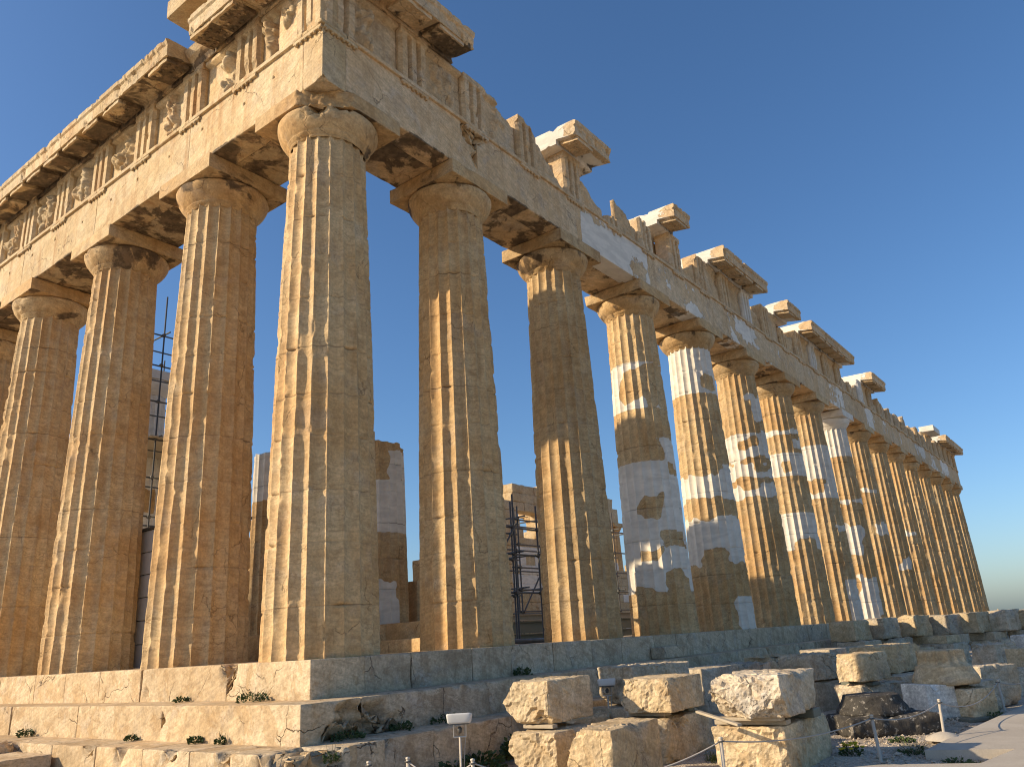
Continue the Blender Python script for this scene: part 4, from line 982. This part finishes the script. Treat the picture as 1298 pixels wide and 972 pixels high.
for i in range(1, 7):
    a, b_ = np.array(PT[i]), np.array(PT[i+1]); sag = {1: .14, 2: .30, 3: .10, 4: .10, 5: .20, 6: .16}[i]
    tt = np.linspace(0, 1, 25)[:, None]; P = a+(b_-a)*tt; P[:, 2] -= sag*4*(tt*(1-tt))[:, 0]
    m_ = P[12].copy(); V, Q, Tt = tube(P-m_, .0085, 7); o = mk('rope', V, Q, M_rope, tris=Tt); o.location = m_
    tag(o, rl[i], 'rope', 'ropes of the barrier')
V, Q, Tt = tube([(0, 0, 0), (.42, -.32, .95)], .035, 10); o = mk('leaning_pole', V, Q, M_steel, tris=Tt); o.location = (20.2, -7.0, -.62); tag(o, 'dark metal pole leaning beside the back row at the right edge', 'pole')

# ------------------------------------------------------------------ weeds and grass
def leaves(n, rad, h, seed, up=.5, sz=.05):
    rg = np.random.RandomState(seed); V = []; Q = []
    for i in range(n):
        a = rg.uniform(0, 6.283); rr = rad*math.sqrt(rg.uniform(0, 1)); p = np.array([rr*math.cos(a), rr*math.sin(a), h*rg.uniform(0, 1)*(1-.5*(rr/rad)**2)])
        d = np.array([math.cos(a)*rg.uniform(.2, 1), math.sin(a)*rg.uniform(.2, 1), up*rg.uniform(-.1, 1.4)]); d /= np.linalg.norm(d)
        s = np.cross(d, rg.normal(size=3)); s /= np.linalg.norm(s); l = sz*rg.uniform(.6, 1.5); w = l*.30
        k = len(V); m = p+d*l*.5+np.array([0, 0, l*.08]); V += [p, m+s*w, p+d*l, m-s*w]; Q.append((k, k+1, k+2, k+3))
    return np.array(V), Q
def weed(x, y, z, rad, h, seed, label, dry=.2, n=140, flower=0, sz=.05):
    t = thing('weed', label, 'weed', (x, y, z), 'weeds growing in the stone joints')
    V, Q = leaves(n, rad, h, seed, .6, sz); mk('foliage', V, Q, M_leaf, t, smooth=False)
    if dry:
        rg = np.random.RandomState(seed+9); mb = MB()
        for i in range(int(3+dry*12)):
            a = rg.uniform(0, 6.28); r = rad*rg.uniform(.2, 1.2); q = [(0, 0, 0), (r*.5*math.cos(a), r*.5*math.sin(a), h*rg.uniform(.5, .9)), (r*math.cos(a), r*math.sin(a), h*rg.uniform(.9, 1.7))]
            V, Q, Tt = tube(q, .0025, 4); mb.add(V, Q, Tt)
        mb.out('dry_stalks', M_leafd, t)
    if flower:
        rg = np.random.RandomState(seed+3)
        for i in range(flower):
            c = np.array([rg.uniform(-rad, rad), rg.uniform(-rad, rad), h*rg.uniform(.7, 1.15)])
            V, Q = lathe([(0, 0), (.014, .003), (.036, .018), (.028, .026), (0, .016)], 8); mk('flower', V+c, Q, M_flower, t)
WD = [(4.96, -.10, -.5516, .17, .13, 'bushy green weed on the tread below the second flank column', .1, 220), (-.16, 1.14, -.5516, .22, .13, 'wide feathery weed on the tread below the corner column', .7, 200), (-.10, 3.2, -.5516, .10, .07, 'small dark weed on the tread left of the corner column', .2, 90),
      (-.82, 7.2, -1.0645, .13, .13, 'round weed with dry stalks at the left end of the west steps', .6, 170), (-.78, 3.45, -1.0645, .09, .08, 'small weed at the crack in the middle west step', .3, 100), (-.78, 1.62, -1.0645, .10, .10, 'bushy weed right of the crack in the middle west step', .2, 150), (-.78, .98, -1.0645, .06, .11, 'thin upright weed nearest the corner on the middle west step', .5, 90),
      (1.06, -.78, -1.0645, .16, .11, 'dark weed under the broken part of the middle north step', 0, 160), (2.0, -.78, -1.0645, .28, .12, 'dark mat of weeds below the middle north step', 0, 300), (4.2, -.78, -1.0645, .25, .10, 'dark trailing weed beneath the joint of the middle north step', 0, 240), (.0, -.80, -1.0645, .22, .10, 'weed clump filling the hollow beside the corner of the steps', .1, 200),
      (1.9, -1.6, -1.70, .30, .26, 'leafy dark plant at the foot of the north steps behind the floodlight', 0, 300), (2.75, -1.6, -1.66, .22, .34, 'leafy plant at the foot of the steps left of the pointed block', 0, 260), (1.2, -1.65, -1.72, .2, .25, 'low leafy plant directly behind the floodlight post', 0, 200), (-.9, -1.55, -1.2, .08, .14, 'pale weed on the broken corner of the lowest step', .4, 90),
      (4.60, -6.1, -1.74, .14, .13, 'yellow flowered weed beside the big bright block', .5, 150), (6.05, -6.45, -1.76, .17, .09, 'green tuft on the gravel before the blackened capital', .3, 200), (4.95, -6.85, -1.76, .20, .10, 'dry grassy tuft at the kerb of the path', 1.0, 160), (4.35, -7.45, -1.78, .16, .07, 'dark tuft in the gravel pocket of the path', .5, 140), (4.2, -7.75, -1.78, .08, .06, 'tiny tuft in the gravel pocket of the path', .5, 70), (9.6, -7.05, -1.74, .35, .10, 'green patch of weeds by the farthest rope post', .2, 260)]
for i, (x, y, z, r, h, lb, dr, n) in enumerate(WD): weed(x, y, z, r, h, 900+i, lb, dr, n, 14 if 'yellow' in lb else 0, .045 if h < .15 else .075)
def grass():
    rg = np.random.RandomState(5); V = []; Q = []
    for i in range(9000):
        x, y = rg.uniform(2.0, 5.6), rg.uniform(-5.5, -3.4)
        if noise(np.array([[x*1.3, y*1.3, 2.]]), 4)[0] < -.25: continue
        z = -1.73; h = rg.uniform(.04, .13); a = rg.uniform(0, 6.28); b = rg.normal(size=2)*.04; w = .006
        dx, dy = math.cos(a)*w, math.sin(a)*w; k = len(V)
        V += [(x-dx, y-dy, z-.02), (x+dx, y+dy, z-.02), (x+b[0]+dx*.2, y+b[1]+dy*.2, z+h), (x+b[0]-dx*.2, y+b[1]-dy*.2, z+h)]; Q.append((k, k+1, k+2, k+3))
    tag(mk('grass', V, Q, M_grass, smooth=False), 'short green grass growing between the stacked blocks', 'grass', kind='stuff')
grass()

def gravel():
    rg = np.random.RandomState(8); mb = MB()
    O = np.array([(1, 0, 0), (-1, 0, 0), (0, 1, 0), (0, -1, 0), (0, 0, 1), (0, 0, -1)], float); F = [(0, 2, 4), (2, 1, 4), (1, 3, 4), (3, 0, 4), (2, 0, 5), (1, 2, 5), (3, 1, 5), (0, 3, 5)]
    Vs = []; Ts = []
    for i in range(3600):
        x = rg.uniform(2.2, 11); y = rg.uniform(-8.1, -5.0); r = .010*(1+rg.exponential(.8)); r = min(r, .05)
        V = O*r*rg.uniform(.6, 1.3, (6, 3))*np.array([1, 1, .7]); a = rg.uniform(0, 6.28)
        V = rotz(V, a)+np.array([x, y, -1.72-(.06 if (y < -7 and x > 2.2) else .03 if y < -6.8 else 0)+r*.25])
        if (x > 3.9 and y < -7.0 and x+.55*(y+7.11) > 5.6): continue
        Ts.append(np.array(F)+6*len(Vs)); Vs.append(V)
    tag(mk('gravel', np.concatenate(Vs), [], M_ground, smooth=False, tris=np.concatenate(Ts)), 'loose pale gravel scattered round the blocks and path', 'gravel', kind='stuff')
gravel()
def hut():  # grey panels are real; added hut form is guessed, sized to shade porch steps
    t = thing('shading_hut', 'grey panelled hut added behind the second west column, sized to shade the porch steps', 'hut', (2.4, 8.2, 0))
    h = 3.1
    for nm, cx, cy, lx, ly in (('long_wall', -.5, 0, .05, 4.4), ('long_wall', .5, 0, .05, 4.4), ('end_wall', 0, -2.2, .95, .05), ('end_wall', 0, 2.2, .95, .05)):
        mb = MB()
        for k in range(6):
            V, Q, V0 = stone((lx, ly, h/6-.02), .5, k, r=.004, chip=0, rough=0); mb.add(V+np.array([cx, cy, h*(k+.5)/6]), Q)
        mb.out(nm, M_panel, t)
    V, Q, V0 = stone((1.15, 4.6, .06), .5, 3, r=.004, chip=0, rough=0); mk('roof', V+np.array([0, 0, h+.03]), Q, M_steel, t)
hut()
